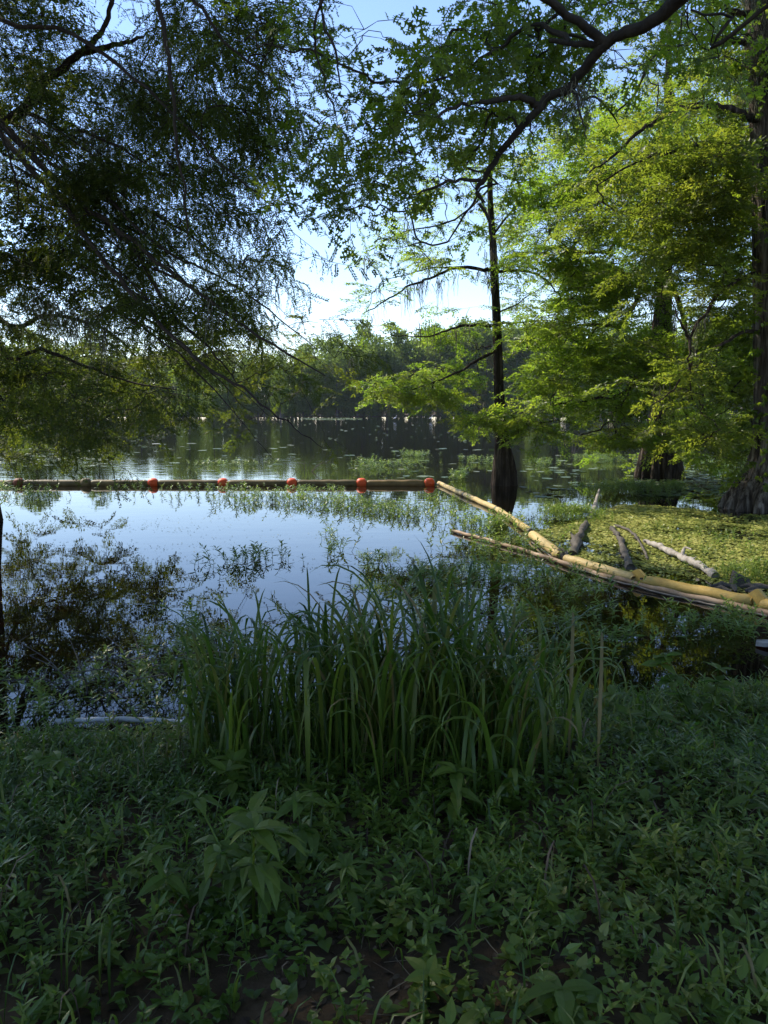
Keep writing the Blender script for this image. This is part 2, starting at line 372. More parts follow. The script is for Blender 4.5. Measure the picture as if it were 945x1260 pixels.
# ------------------------------------------------------------------ tree skeleton
class Tree:
    def __init__(s): s.P = []; s.par = []; s.tubes = []; s.limb = MB(); s.leaf = MB(); s.paths = []; s.mossp = []
    def limbpath(s, pts, r0, r1, per=5, k=8, wob=.012, join=None):
        P = spline(pts, per); n = len(P)
        P[1:-1] += rng.normal(size=(n - 2, 3)) * wob
        t = np.linspace(0, 1, n); r = r0 * (1 - t) + r1 * t
        r = r * (1 + .04 * rng.normal(size=n))
        tube(s.limb, P, r, k)
        b0 = len(s.P)
        for i_, q in enumerate(P): s.P.append(q); s.par.append(b0 + i_ - 1 if i_ else -1)
        return P
    def grow(s, clumps, sag=.12, rbase=.0045, kmin=3, jit=.06, rexp=.45, rmax=.06):
        """clumps: Nx3 centres. grows a branch to each from the nearest existing wood"""
        C = np.asarray(clumps, float)
        P = np.array(s.P); n0 = len(P); par = list(s.par); s.out = []
        d = np.min(np.linalg.norm(C[:, None] - P[None], axis=2), axis=1)
        order = np.argsort(d); plist = []
        cap = len(P) + len(C) * 6; A = np.zeros((cap, 3)); A[:n0] = P; n = n0
        for ci in order:
            c = C[ci]; D = np.linalg.norm(A[:n] - c, axis=1); j = int(np.argmin(D)); L_ = D[j]
            m_ = 5 if L_ > .5 else 3
            t = np.linspace(0, 1, m_ + 1)[1:]
            q = A[j] * (1 - t[:, None]) + c * t[:, None]; q[:, 2] += sag * L_ * np.sin(t * pi)
            q[:-1] += rng.normal(size=(m_ - 1, 3)) * jit * L_ ** .8
            idx = [j]
            for z in q: A[n] = z; par.append(idx[-1]); idx.append(n); n += 1
            plist.append(idx); s.out.append((ci, A[j].copy(), c))
        cnt = np.zeros(n)
        for idx in plist: cnt[idx[-1]] += 1
        for k_ in range(n - 1, n0 - 1, -1): cnt[par[k_]] += cnt[k_]
        rad = np.minimum(rbase * np.maximum(cnt, 1) ** rexp, rmax)
        for idx in plist:
            r = rad[idx].copy(); r[0] = r[1]; r[-1] = max(r[-1] * .7, rbase * .6)
            if r[0] > .007:
                Q = spline(A[idx], 3); tube(s.limb, Q, np.interp(np.linspace(0, 1, len(Q)), np.linspace(0, 1, len(r)), r), kmin + 3, cap=False)
            else: tube(s.limb, A[idx], r, kmin, cap=False)
        s.nodes = A[:n]

def density(rows, k=45.0, jitter=.5):
    """rows: {row: {col: density}} -> list (px, py, density)"""
    out = []
    for r, cols in rows.items():
        for c, d in cols.items():
            if d > 0: out.append((c * k + k / 2, r * k + k / 2, d))
    return out
def rowmap(r, c0, s): return {c0 + i_: int(ch) for i_, ch in enumerate(s) if ch not in ' 0'}

def foliate(tree, centres, rad, nspr, tpls, sc, droop=.15, flat=.45, roll=.4, outward=None):
    """sprays around each clump centre; twiglets join them to the centre"""
    centres = np.asarray(centres); nspr = np.asarray(nspr, int)
    rep = np.repeat(np.arange(len(centres)), nspr); n = len(rep)
    if n == 0: return
    rad = np.broadcast_to(rad, (len(centres),))
    o = unit(n) * (rng.random(n)[:, None] ** .5) * rad[rep][:, None] * .75; o[:, 2] *= flat
    pos = centres[rep] + o
    D = o / (np.linalg.norm(o, axis=1, keepdims=True) + 1e-6) * .8 + hdir(n) * .55
    if outward is not None: D += outward[rep] * .6
    D[:, 2] = D[:, 2] * .5 - droop + rng.normal(size=n) * .12
    cr = rng.random(len(centres))
    rnd = np.clip(cr[rep] * .55 + rng.random(n) * .45, 0, 1)
    stamp_many(tree.leaf, tree.limb, tpls, pos, D, sc * rng.uniform(.75, 1.2, n), roll, rnd)
    # twiglets: a short thin quad prism from the clump centre to each spray
    A = centres[rep]; B = pos; T = B - A; ln = np.linalg.norm(T, axis=1)
    ok = ln > .08
    base = (np.array([[0, -1, -.6], [0, 1, -.6], [0, 0, 1], [1, -.5, -.3], [1, .5, -.3], [1, 0, .5]], float), np.array([[0, 1, 4, 3], [1, 2, 5, 4], [2, 0, 3, 5]]))
    W = base[0][None].repeat(ok.sum(), 0).copy(); W[:, :, 0] *= ln[ok][:, None]; W[:, :, 1:] *= .0035 * (sc / .9)
    R = frames(T[ok], np.zeros(ok.sum())); W = np.einsum('nij,nvj->nvi', R, W) + A[ok][:, None]
    off = (np.arange(ok.sum()) * 6)[:, None, None]
    tree.limb.add(W.reshape(-1, 3), (base[1][None] + off).reshape(-1, 4), .5, True)

def moss_mb(points, lens, dens=14, w=.006):
    mb = MB()
    for p, ln in zip(points, lens):
        n = dens; P0 = p + rng.normal(size=(n, 3)) * np.array([.045, .045, .03]) * (1 + ln)
        seg = 5; L_ = ln * rng.uniform(.35, 1.0, n); t = np.linspace(0, 1, seg + 1)
        dx = np.cumsum(rng.normal(size=(n, seg + 1, 3)) * .026, axis=1); dx[:, :, 2] = 0
        C = P0[:, None] + dx; C[:, :, 2] -= L_[:, None] * t[None]
        side = hdir(n) * w * rng.uniform(.6, 1.8, n)[:, None]; wd = (1 - .75 * t)[None, :, None]
        V = np.stack([C - side[:, None] * wd, C + side[:, None] * wd], 2).reshape(n, -1, 3)
        f = np.array([[2 * q, 2 * q + 1, 2 * q + 3, 2 * q + 2] for q in range(seg)])
        off = (np.arange(n) * V.shape[1])[:, None, None]
        mb.add(V.reshape(-1, 3), (f[None] + off).reshape(-1, 4), rng.random(n).repeat(V.shape[1]))
    return mb

def flared_trunk(mb, path, radii, flutes=9, amp=.25, flare_h=1.6, k=40, phase=0., bulge=1.0):
    P = spline(path, 6); n = len(P); tt = np.linspace(0, 1, n)
    r = np.interp(tt, np.linspace(0, 1, len(radii)), radii)
    th = np.arange(k) * 2 * pi / k
    z0 = P[0, 2]; h = P[:, 2] - z0
    fl = amp * np.exp(-h / flare_h)
    prof = 1 + fl[:, None] * (np.abs(np.cos(th * flutes / 2 + phase + .4 * np.sin(2 * th)))[None] ** 1.3 * 1.6 - .8) + .04 * np.sin(5 * th[None] + h[:, None] * 1.3) + .02 * rng.normal(size=(n, k))
    R = r[:, None] * prof
    V = np.stack([P[:, 0, None] + R * np.cos(th), P[:, 1, None] + R * np.sin(th), np.repeat(P[:, 2, None], k, 1)], -1)
    i_ = np.arange(n - 1)[:, None] * k; j = np.arange(k)[None]; j2 = (j + 1) % k
    mb.add(V.reshape(-1, 3), [np.stack([i_ + j, i_ + j2, i_ + k + j2, i_ + k + j], -1).reshape(-1, 4), np.arange(k)[None, ::-1], np.arange(k)[None] + (n - 1) * k], .5, True)
    return P

def finish(tree, root, leafmat, woodmat=None, moss=None):
    o = np.array(root.location)
    if tree.limb.n: tree.limb.build('branches', woodmat or M['twig'], root, o)
    tree.leaf.build('foliage', leafmat, root, o)
    if moss is not None: moss.build('hanging_moss', M['moss'], root, o)['kind'] = 'stuff'

# ================================================================== 1. left cypress, hanging over the left of the view
root = empty('cypress_tree', (-7.75, 14.0, -.8), 'big dark cypress whose drooping feathery branches fill the upper left', 'tree')
T1 = Tree(); tb = MB()
tp = [[-7.75, 14, -.8], [-7.7, 14, 1], [-7.7, 14.0, 4], [-7.6, 13.9, 9], [-7.5, 13.8, 14], [-7.4, 13.8, 19]]
TP = flared_trunk(tb, tp, [.62, .42, .34, .30, .22, .08], 9, .22, 1.0)
tb.build('trunk', M['bark'], root, root.location)
for i_, q in enumerate(TP): T1.P.append(q); T1.par.append(i_ - 1)
def L(*a): return [at(*q) for q in a]
def trunk_at(TP_, z): return TP_[np.argmin(abs(TP_[:, 2] - z))]
t8, t6, t4, t11 = trunk_at(TP, 8.2), trunk_at(TP, 6.3), trunk_at(TP, 4.2), trunk_at(TP, 11.5)
T1.limbpath([t8] + L((0, 150, 11.3), (42, 195, 10.8), (100, 250, 10.2), (152, 287, 9.6), (222, 345, 8.8), (320, 412, 8.0), (400, 462, 7.4)), .062, .006)
T1.limbpath([t8] + L((0, 165, 11), (68, 240, 10.3), (122, 312, 9.6), (180, 380, 9), (240, 440, 8.4), (300, 480, 8), (352, 520, 7.8), (398, 552, 7.6)), .045, .003)
T1.limbpath(L((60, 200, 10.6), (120, 232, 10.2), (190, 300, 9.4), (250, 330, 8.9), (330, 380, 8.3), (390, 430, 7.9)), .026, .004)
T1.limbpath(L((100, 250, 10.2), (160, 300, 9.9), (210, 380, 9.5), (260, 430, 9.1), (290, 470, 9)), .035, .006)
T1.limbpath([t11] + L((-10, 130, 12.5), (60, 95, 12), (100, 66, 11.6), (142, 55, 11.3), (176, 46, 11)), .09, .02)
T1.limbpath(L((98, 67, 11.6), (118, 48, 11.6), (132, 22, 11.6), (140, -10, 11.6)), .045, .03)
T1.limbpath([t6] + L((0, 392, 14.8), (60, 388, 15.2), (122, 402, 15.6), (160, 430, 15.6), (190, 470, 15.6)), .06, .01)
T1.limbpath([t6] + L((0, 424, 13.6), (50, 430, 13.4), (108, 452, 13.2), (158, 470, 13), (220, 480, 12.6)), .05, .008)
T1.limbpath([t4] + L((0, 490, 15), (60, 498, 17), (110, 505, 18), (160, 520, 19)), .04, .008)
T1.limbpath([t11] + L((-20, 0, 10.5), (90, 40, 9.6), (180, 110, 8.8), (260, 190, 8.2), (330, 250, 7.8)), .035, .006)
T1.limbpath([trunk_at(TP, 13)] + L((100, -120, 9.5), (185, -60, 8), (196, 0, 7.4), (207, 70, 7.2), (214, 150, 7.1), (226, 230, 7.0), (230, 292, 7.0)), .036, .006)
T1.limbpath(L((185, -60, 8), (240, 0, 7.8), (285, 62, 7.6), (330, 92, 7.5)), .022, .006)
T1.limbpath(L((-20, 95, 11), (10, 190, 10), (22, 240, 10), (26, 290, 10)), .02, .005)
T1.limbpath([trunk_at(TP, 13)] + [np.array([-4, 15, 15.]), np.array([-2, 16, 15.5])], .08, .02)
T1.limbpath([trunk_at(TP, 12)] + [np.array([-11, 12, 13.]), np.array([-13, 10, 13.])], .08, .02)
T1.limbpath([trunk_at(TP, 10)] + [np.array([-8.5, 9, 11.]), np.array([-7, 5, 10.])], .09, .02)
T1.limbpath([trunk_at(TP, 14)] + [np.array([-4.5, 10, 13.5]), np.array([-2, 6.5, 12.])], .09, .02)
for q in range(26):
    f = rng.uniform(0, 1); x0, y0 = rng.uniform(-10, 190), 0
    y0 = 150 + x0 * .9 + rng.uniform(-90, 120); Y0 = np.interp(x0, [0, 400], [11.5, 8]) + rng.uniform(-.6, 1.2); ln = rng.uniform(110, 230); sl = rng.uniform(.45, .95)
    T1.limbpath(L((x0, y0, Y0), (x0 + ln * .35, y0 + ln * .35 * sl * .8, Y0 - .5), (x0 + ln * .7, y0 + ln * .7 * sl, Y0 - 1.0), (x0 + ln, y0 + ln * sl * 1.08, Y0 - 1.4)), rng.uniform(.010, .020), .0025, per=4, k=5)
mapL = {0: rowmap(0, 0, "9732576530"), 1: rowmap(1, 0, "963157752"), 2: rowmap(2, 0, "988898631"), 3: rowmap(3, 0, "887899930"),
        4: rowmap(4, 0, "887689831"), 5: rowmap(5, 0, "688765421"), 6: rowmap(6, 0, "886776531"), 7: rowmap(7, 0, "778887651"),
        8: rowmap(8, 0, "776677651"), 9: rowmap(9, 0, "7556776531"), 10: rowmap(10, 0, "9998643221"), 11: rowmap(11, 0, "998511101"), 12: rowmap(12, 0, "4431")}
C = []; NS = []; RD = []
for px, py, d in density(mapL):
    Yb = np.interp(px, [0, 400], [12.5, 8.6])
    low = py > 385
    for q in range((int(round(d / 2.0)) or 1) + (1 if low else 0)):
        Y = Yb + rng.uniform(-1.6, 2.0) if not low else rng.uniform(12.0, 21) - px * .008
        x_, y_ = px + rng.uniform(-26, 26) - (16 if not low else 6), py + rng.uniform(-26, 26) - 8
        C.append(at(x_, y_, Y)); k_ = .75 if not low else .8
        NS.append(max(2, round(d * 1.45 * rng.gamma(2.2) / 2.2 * k_))); RD.append(.36 * Y / 11)
C = np.array(C); C[:, 2] = np.maximum(C[:, 2], .9)
nview = len(C)
# the rest of the crown, beyond the frame
E = []
while len(E) < 215:
    z = rng.uniform(4, 19); a = rng.uniform(0, 2 * pi); rr = sqrt(rng.random()) * np.interp(z, [3, 7, 14, 20], [4.5, 6.5, 5.5, 1.5])
    q = np.array([-7.6 + rr * cos(a), 13.2 + rr * sin(a) - .15 * 0, z])
    if q[1] < 3: continue
    dpx = q[0] / q[1] * F + CX; dpy = CY - F * math.tan(atan2(q[2] - CAMZ, q[1]) + PITCH) if q[1] > 1 else -999
    if dpx > -40 and dpy > -40: continue
    E.append(q)
# overhanging part toward the bank
for _ in range(50):
    q = np.array([rng.uniform(-7, 1.2), rng.uniform(3.5, 9.5), rng.uniform(9.0, 13.0)])
    dpy = CY - F * math.tan(atan2(q[2] - CAMZ, q[1]) + PITCH)
    if dpy > -40: continue
    E.append(q)
E = np.array(E)
T1.grow(np.vstack([C, E]), sag=.10, rbase=.0035, rmax=.04)
RD = np.array(RD); NS = np.array(NS); fr_ = C[:, 1] > 12.6
foliate(T1, C[fr_], RD[fr_] * 1.15, (NS[fr_] * 1.1).astype(int) + 1, MID, .72, droop=.25, flat=.55, roll=.5)
C = C[~fr_]; RD = RD[~fr_]; NS = NS[~fr_]
foliate(T1, C, np.array(RD), NS, NEAR, 1.15, droop=.28, flat=.6, roll=.6, outward=np.tile(np.array([[.7, -.3, -.5]]), (len(C), 1)))
foliate(T1, E, .8, np.full(len(E), 14), COARSE, 1.25, droop=.2, flat=.5)
mp = []; ml = []
for _ in range(70):
    q = T1.nodes[rng.integers(0, len(T1.nodes))]; mp.append(q); ml.append(rng.uniform(.2, .7))
for px, py, Y in [(30, 360, 11.5), (60, 385, 11), (75, 380, 11), (95, 395, 11), (110, 385, 11), (50, 370, 11.5), (130, 400, 10.8), (135, 160, 11), (120, 150, 11), (128, 170, 11), (98, 150, 11)]:
    for _ in range(3): mp.append(at(px + rng.uniform(-12, 12), py + rng.uniform(-8, 8), Y + rng.uniform(-.5, .5))); ml.append(rng.uniform(.4, .9))
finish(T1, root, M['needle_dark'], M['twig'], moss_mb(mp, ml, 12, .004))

# ================================================================== 2. oak reaching in from the right over the bank
root = empty('oak_tree', (7.2, 3.6, .2), 'dark oak with lobed leaves whose long limb reaches down from the upper right', 'tree')
T2 = Tree(); tb = MB()
TP = flared_trunk(tb, [[7.2, 3.6, .2], [7.1, 3.65, 2], [6.9, 3.8, 5], [6.7, 3.9, 8], [6.6, 4, 12]], [.42, .34, .30, .25, .12], 6, .18, .5)
tb.build('trunk', M['oak_bark'], root, root.location)
for i_, q in enumerate(TP): T2.P.append(q); T2.par.append(i_ - 1)
main = T2.limbpath([trunk_at(TP, 6.5)] + L((930, -90, 5.6), (838, -4, 6.2), (790, 34, 6.5), (745, 52, 6.7), (703, 103, 7.0), (665, 130, 7.1), (620, 182, 7.3), (594, 222, 7.4), (589, 242, 7.4), (602, 275, 7.4), (609, 312, 7.4)), .066, .009, k=10, wob=.012)
T2.limbpath(L((745, 52, 6.7), (720, 54, 6.8), (700, 53, 6.9), (676, 50, 7.0)), .032, .02, wob=.008)
T2.limbpath(L((665, 130, 7.1), (640, 120, 7.0), (600, 124, 6.9), (560, 130, 6.9), (530, 150, 6.8)), .035, .01, wob=.01)
T2.limbpath(L((592, 222, 7.4), (560, 222, 7.3), (520, 235, 7.2), (490, 247, 7.2)), .018, .006, wob=.008)
T2.limbpath(L((745, 52, 6.7), (690, 10, 6.5), (640, -20, 6.3), (600, -60, 6.2)), .04, .015)
T2.limbpath(L((700, 53, 6.9), (660, 30, 7.2), (610, 60, 7.4), (560, 90, 7.5), (500, 110, 7.5)), .025, .008)
T2.limbpath(L((703, 103, 7.0), (715, 140, 6.6), (722, 170, 6.4)), .012, .004)
T2.limbpath(L((653, 145, 7.1), (655, 170, 7), (662, 185, 7)), .008, .003)
T2.limbpath(L((600, -60, 6.2), (480, -60, 6.2), (400, -10, 6.4), (412, 60, 6.4), (420, 110, 6.4)), .025, .005)
T2.limbpath(L((400, -10, 6.4), (385, 40, 6.6), (400, 100, 6.8), (415, 152, 6.8)), .012, .004)
T2.limbpath([trunk_at(TP, 8)] + [np.array([4, 1.5, 9.5]), np.array([0, .5, 10]), np.array([-3, 0.5, 10.2])], .13, .03)
T2.limbpath([trunk_at(TP, 9)] + [np.array([4, 5, 10.5]), np.array([1, 5, 10.8]), np.array([-1.5, 4.6, 10.5])], .12, .02)
T2.limbpath([trunk_at(TP, 7)] + [np.array([9, 5, 8.5]), np.array([11, 6, 9])], .1, .03)
T2.limbpath([trunk_at(TP, 8)] + [np.array([6, 0, 9.5]), np.array([4, -3, 10])], .12, .03)
T2.limbpath([trunk_at(TP, 7.5)] + L((945, 10, 6.2), (900, 20, 6.4), (850, 12, 6.6)), .022, .008)
mapO = {0: rowmap(0, 6, "256410288877654"), 1: rowmap(1, 6, "145  488885446".replace(' ', '0') + "4"), 2: rowmap(2, 8, "3446788532332"), 3: rowmap(3, 7, "3577767541"),
        4: rowmap(4, 7, "26776443"), 5: rowmap(5, 8, "36543"), 6: rowmap(6, 9, "1332")}
C = []; NS = []
for px, py, d in density(mapO):
    for q in range(int(round(d / 2.2)) or 1):
        Y = (7.9 if px > 560 else 7.4) + rng.uniform(-.9, 1.5)
        C.append(at(px + rng.uniform(-24, 24), py + rng.uniform(-24, 24), Y)); NS.append(max(1, round(d * .95 * rng.uniform(.6, 1.4))))
C = np.array(C); E = []
for _ in range(95):
    q = np.array([rng.uniform(-5.5, 9), rng.uniform(-3.5, 6.5), rng.uniform(7.2, 12)])
    if q[1] > .5:
        dpy = CY - F * math.tan(atan2(q[2] - CAMZ, q[1]) + PITCH)
        if dpy > -60: continue
    E.append(q)
E = np.array(E)
T2.grow(np.vstack([C, E]), sag=.05, rbase=.0032, jit=.05, rmax=.022)
foliate(T2, C, .34, NS, OAKS, 1.0, droop=.25, flat=.7, roll=.7)
foliate(T2, E, .8, np.full(len(E), 11), OAKS, 1.55, droop=.2, flat=.6, roll=.7)
mp = [at(709 + rng.uniform(-12, 12), 105 + rng.uniform(-5, 12), 7.0 + rng.uniform(-.1, .1)) for _ in range(9)]
finish(T2, root, M['oak'], M['oak_bark'], moss_mb(mp, rng.uniform(.25, .5, len(mp)), 14, .003))

# ================================================================== 3. slim cypress in mid water
base = onz(620, 597); base[2] = -.9
root = empty('cypress_tree', base, 'slim dark cypress with a swollen base standing in open water beside the boom end', 'tree')
T3 = Tree(); tb = MB(); B0 = base; Y3 = base[1]
TP = flared_trunk(tb, [B0, at(620, 580, Y3), at(618, 545, Y3), at(615, 500, Y3), at(613, 440, Y3), at(610, 370, Y3), at(607, 310, Y3), at(603, 230, Y3), at(606, 150, Y3)],
                  [.41, .33, .20, .14, .125, .11, .095, .07, .04], 8, .22, .8, k=64)
tb.build('trunk', M['bark'], root, root.location)
for i_, q in enumerate(TP): T3.P.append(q); T3.par.append(i_ - 1)
T3.limbpath(L((608, 333, Y3), (585, 331, Y3 - .3), (560, 329, Y3 - .6), (535, 340, Y3 - .8), (505, 352, Y3 - 1), (478, 368, Y3 - 1.2), (448, 385, Y3 - 1.4)), .055, .012)
T3.limbpath(L((560, 329, Y3 - .6), (530, 330, Y3 - .2), (500, 338, Y3), (470, 345, Y3 + .3)), .025, .008)
T3.limbpath(L((610, 334, Y3), (640, 333, Y3 - .3), (665, 340, Y3 - .5), (680, 352, Y3 - .6), (690, 368, Y3 - .7)), .045, .010)
T3.limbpath(L((612, 402, Y3), (585, 400, Y3 - .3), (555, 405, Y3 - .6), (525, 415, Y3 - .9), (480, 412, Y3 - 1)), .05, .008)
T3.limbpath(L((614, 430, Y3), (590, 442, Y3 - .5), (565, 457, Y3 - 1), (535, 470, Y3 - 1.4), (505, 480, Y3 - 1.8)), .05, .01)
T3.limbpath(L((614, 398, Y3), (650, 396, Y3 - .2), (690, 393, Y3 - .4)), .03, .008)
T3.limbpath(L((613, 385, Y3), (640, 372, Y3 + .4), (670, 350, Y3 + .7)), .025, .006)
T3.limbpath(L((610, 300, Y3), (590, 240, Y3 - .4), (570, 215, Y3 - .7)), .03, .008)
T3.limbpath(L((606, 290, Y3), (640, 250, Y3 + .3), (690, 230, Y3 + .5)), .035, .008)
T3.limbpath(L((604, 230, Y3), (560, 270, Y3 - .4), (500, 285, Y3 - .6), (450, 310, Y3 - 1)), .03, .008)
T3.limbpath(L((616, 500, Y3), (600, 510, Y3 - .6), (590, 525, Y3 - .8)), .02, .006)
T3.limbpath(L((616, 505, Y3), (635, 515, Y3 - .6), (660, 530, Y3 - .8)), .02, .006)
mapS = {4: rowmap(4, 11, "13444"), 5: rowmap(5, 10, "224455"), 6: rowmap(6, 10, "354455"), 7: rowmap(7, 10, "552356"), 8: rowmap(8, 10, "421244"),
        9: rowmap(9, 11, "25443"), 10: rowmap(10, 10, "365333"), 11: rowmap(11, 11, "14232"), 12: rowmap(12, 13, "020")}
C = []; NS = []
for px, py, d in density(mapS):
    for q in range(max(1, int(round(d / 2.0)))):
        C.append(at(px + rng.uniform(-22, 22), py + rng.uniform(-22, 22), Y3 + rng.uniform(-2.2, 1.8))); NS.append(max(3, round(d * 1.9 * rng.gamma(1.8) / 1.8)))
for px, py, d in [(585, 518, 5), (600, 512, 5), (645, 520, 6), (660, 530, 5), (640, 508, 4), (668, 520, 4), (500, 470, 5), (480, 482, 5), (530, 482, 6), (548, 490, 5), (470, 470, 4), (515, 462, 5)]:
    C.append(at(px, py, Y3 - 1.0)); NS.append(d * 4)
C = np.array(C); C[:, 2] = np.maximum(C[:, 2], .5)
T3.grow(C, sag=.08, rbase=.007, jit=.05)
foliate(T3, C, .62, NS, MID, .75, droop=.12, flat=.35)
mp = []; ml = []
for px, py in [(560, 335), (540, 342), (520, 350), (500, 356), (545, 345), (590, 335), (505, 352), (535, 408), (560, 405), (575, 402), (520, 400), (470, 372), (455, 385), (515, 345), (430, 440)]:
    mp.append(at(px, py, Y3 - .8)); ml.append(rng.uniform(.5, 1.3))
for _ in range(36): mp.append(T3.nodes[rng.integers(0, len(T3.nodes))]); ml.append(rng.uniform(.3, .9))
for _ in range(16): mp.append(at(607 + rng.uniform(-8, 8), rng.uniform(300, 345), Y3 + rng.uniform(-.2, .2))); ml.append(rng.uniform(.4, .8))
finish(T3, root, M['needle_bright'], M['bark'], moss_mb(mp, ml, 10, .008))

# ================================================================== 4. broad bright cypress, middle right
base = onz(812, 588); base[2] = -.9
root = empty('cypress_tree', base, 'broad sunlit cypress with bright green foliage sweeping low over the water', 'tree')
T4 = Tree(); tb = MB(); Y4 = base[1]
TP = flared_trunk(tb, [base, at(812, 575, Y4), at(812, 548, Y4), at(814, 505, Y4), at(816, 440, Y4), at(818, 370, Y4), at(820, 250, Y4), at(822, 120, Y4), at(824, 10, Y4)],
                  [.70, .62, .50, .33, .24, .20, .16, .11, .04], 12, .6, .9, k=84)
tb.build('trunk', M['bark'], root, root.location)
for i_, q in enumerate(TP): T4.P.append(q); T4.par.append(i_ - 1)
for (z, pts, r) in [(9.2, [(760, 300, -1), (700, 310, -2), (660, 340, -2.5)], .07), (7.5, [(770, 390, -1.5), (720, 400, -2.5), (670, 420, -3.3)], .08), (5.6, [(780, 470, -1.5), (730, 490, -2.5), (680, 500, -3.2)], .08),
                    (4.2, [(790, 500, -1.5), (750, 520, -3), (715, 535, -3.6)], .05), (6.4, [(850, 420, -1.8), (880, 460, -3), (900, 500, -3.6)], .08), (10.5, [(770, 230, -.6), (730, 200, -1), (690, 190, -1.4)], .07),
                    (11.5, [(860, 200, 1), (900, 170, 1.5)], .07), (13, [(770, 130, 1), (730, 120, 1.4)], .06), (8.5, [(880, 330, 1), (940, 310, 1.6), (985, 300, 2)], .08), (5.2, [(840, 500, -1.5), (870, 540, -3)], .05),
                    (7, [(800, 430, -2.2), (780, 470, -3.8), (765, 500, -4.4)], .06), (12.5, [(850, 90, -1), (880, 60, -1.5)], .05)]:
    T4.limbpath([trunk_at(TP, z)] + [at(a, b_, Y4 + c) for a, b_, c in pts], r, .012, wob=.03)
mapM = {1: rowmap(1, 16, "01233"), 2: rowmap(2, 15, "234443"), 3: rowmap(3, 14, "2566677"), 4: rowmap(4, 14, "4777888"), 5: rowmap(5, 14, "5888887"), 6: rowmap(6, 14, "6888776"),
        7: rowmap(7, 14, "5887563"), 8: rowmap(8, 14, "4887553"), 9: rowmap(9, 14, "5888775"), 10: rowmap(10, 14, "3888887"), 11: rowmap(11, 15, "388887"), 12: rowmap(12, 16, "25544")}
C = []; NS = []
for px, py, d in density(mapM):
    for q in range(int(round(d / 1.7)) or 1):
        if py > 540 and px < 790 and rng.random() < .5: continue
        C.append(at(px + rng.uniform(-24, 24), min(py + rng.uniform(-24, 24), 572), Y4 + rng.uniform(-5.2, 1.6))); NS.append(max(3, round(d * 1.9 * rng.gamma(1.8) / 1.8)))
C = np.array(C); C[:, 2] = np.maximum(C[:, 2], .45)
E = np.array([[rng.uniform(11.5, 16), Y4 + rng.uniform(-4, 4), rng.uniform(2.5, 13)] for _ in range(60)])
T4.grow(np.vstack([C, E]), sag=.08, rbase=.008, jit=.05)
foliate(T4, C, .75, NS, MID, .85, droop=.10, flat=.32)
foliate(T4, E, .9, np.full(len(E), 14), COARSE, 1.1, droop=.1, flat=.35)
mp = []; ml = []
for _ in range(60): mp.append(at(818 + rng.uniform(-14, 14), rng.uniform(340, 500), Y4 + rng.uniform(-.5, .3))); ml.append(rng.uniform(.4, 1.0))
for _ in range(70): mp.append(T4.nodes[rng.integers(0, len(T4.nodes))]); ml.append(rng.uniform(.3, .9))
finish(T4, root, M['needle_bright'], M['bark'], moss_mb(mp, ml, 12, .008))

# ================================================================== 5. big trunk at the right edge
base = onz(951, 626); base[2] = -.8
root = empty('cypress_tree', base, 'tall thick cypress trunk at the right edge with fluted buttress roots and climbing vine', 'tree')
T5 = Tree(); tb = MB(); Y5 = base[1]
TP = flared_trunk(tb, [base, at(951, 612, Y5), at(951, 585, Y5), at(951, 545, Y5), at(951, 450, Y5), at(950, 300, Y5), at(946, 150, Y5), at(941, 0, Y5), at(932, -200, Y5), at(932, -400, Y5)],
                  [1.02, .84, .56, .40, .36, .35, .35, .33, .26, .08], 14, 1.05, .55, k=140)
tb.build('trunk', M['grey_bark'], root, root.location)
for i_, q in enumerate(TP): T5.P.append(q); T5.par.append(i_ - 1)
T5.limbpath([at(938, 150, Y5)] + L((905, 138, Y5 - .6), (880, 130, Y5 - .8), (850, 131, Y5 - 1), (818, 143, Y5 - 1.2), (790, 160, Y5 - 1.4), (758, 188, Y5 - 1.6), (725, 212, Y5 - 1.8)), .085, .015, wob=.02)
T5.limbpath([at(938, 190, Y5)] + L((890, 175, Y5 - .6), (850, 179, Y5 - .9), (815, 190, Y5 - 1.1), (785, 198, Y5 - 1.3), (735, 228, Y5 - 1.7)), .06, .012, wob=.02)
T5.limbpath([at(940, 335, Y5)] + L((920, 340, Y5 - .4), (895, 352, Y5 - .8), (872, 380, Y5 - 1.1), (850, 414, Y5 - 1.4), (848, 450, Y5 - 1.5), (852, 492, Y5 - 1.6)), .05, .012, wob=.015)
T5.limbpath(L((849, 416, Y5 - 1.4), (836, 395, Y5 - 1.5), (826, 368, Y5 - 1.5)), .028, .01, wob=.01)
T5.limbpath([at(940, 410, Y5)] + L((915, 408, Y5 - .5), (885, 425, Y5 - 1), (858, 440, Y5 - 1.3), (830, 480, Y5 - 1.7), (800, 500, Y5 - 2)), .045, .008, wob=.015)
T5.limbpath([at(935, 50, Y5)] + L((900, 52, Y5 - .6), (870, 48, Y5 - 1), (835, 40, Y5 - 1.4)), .07, .015, wob=.02)
T5.limbpath([at(935, 20, Y5)] + L((905, 15, Y5 - .4), (880, 2, Y5 - .7), (850, -12, Y5 - 1)), .08, .02, wob=.02)
T5.limbpath([at(935, 60, Y5)] + L((915, 40, Y5 - .8), (900, 15, Y5 - 1), (890, -20, Y5 - 1.2)), .03, .015, wob=.02)
T5.limbpath([at(935, -150, Y5)] + L((840, -150, Y5 - 2), (760, -100, Y5 - 3), (700, -60, Y5 - 3.6)), .09, .02)
T5.limbpath([at(935, 95, Y5)] + L((900, 96, Y5 + .5), (860, 90, Y5 + .9), (830, 95, Y5 + 1.2)), .05, .01)
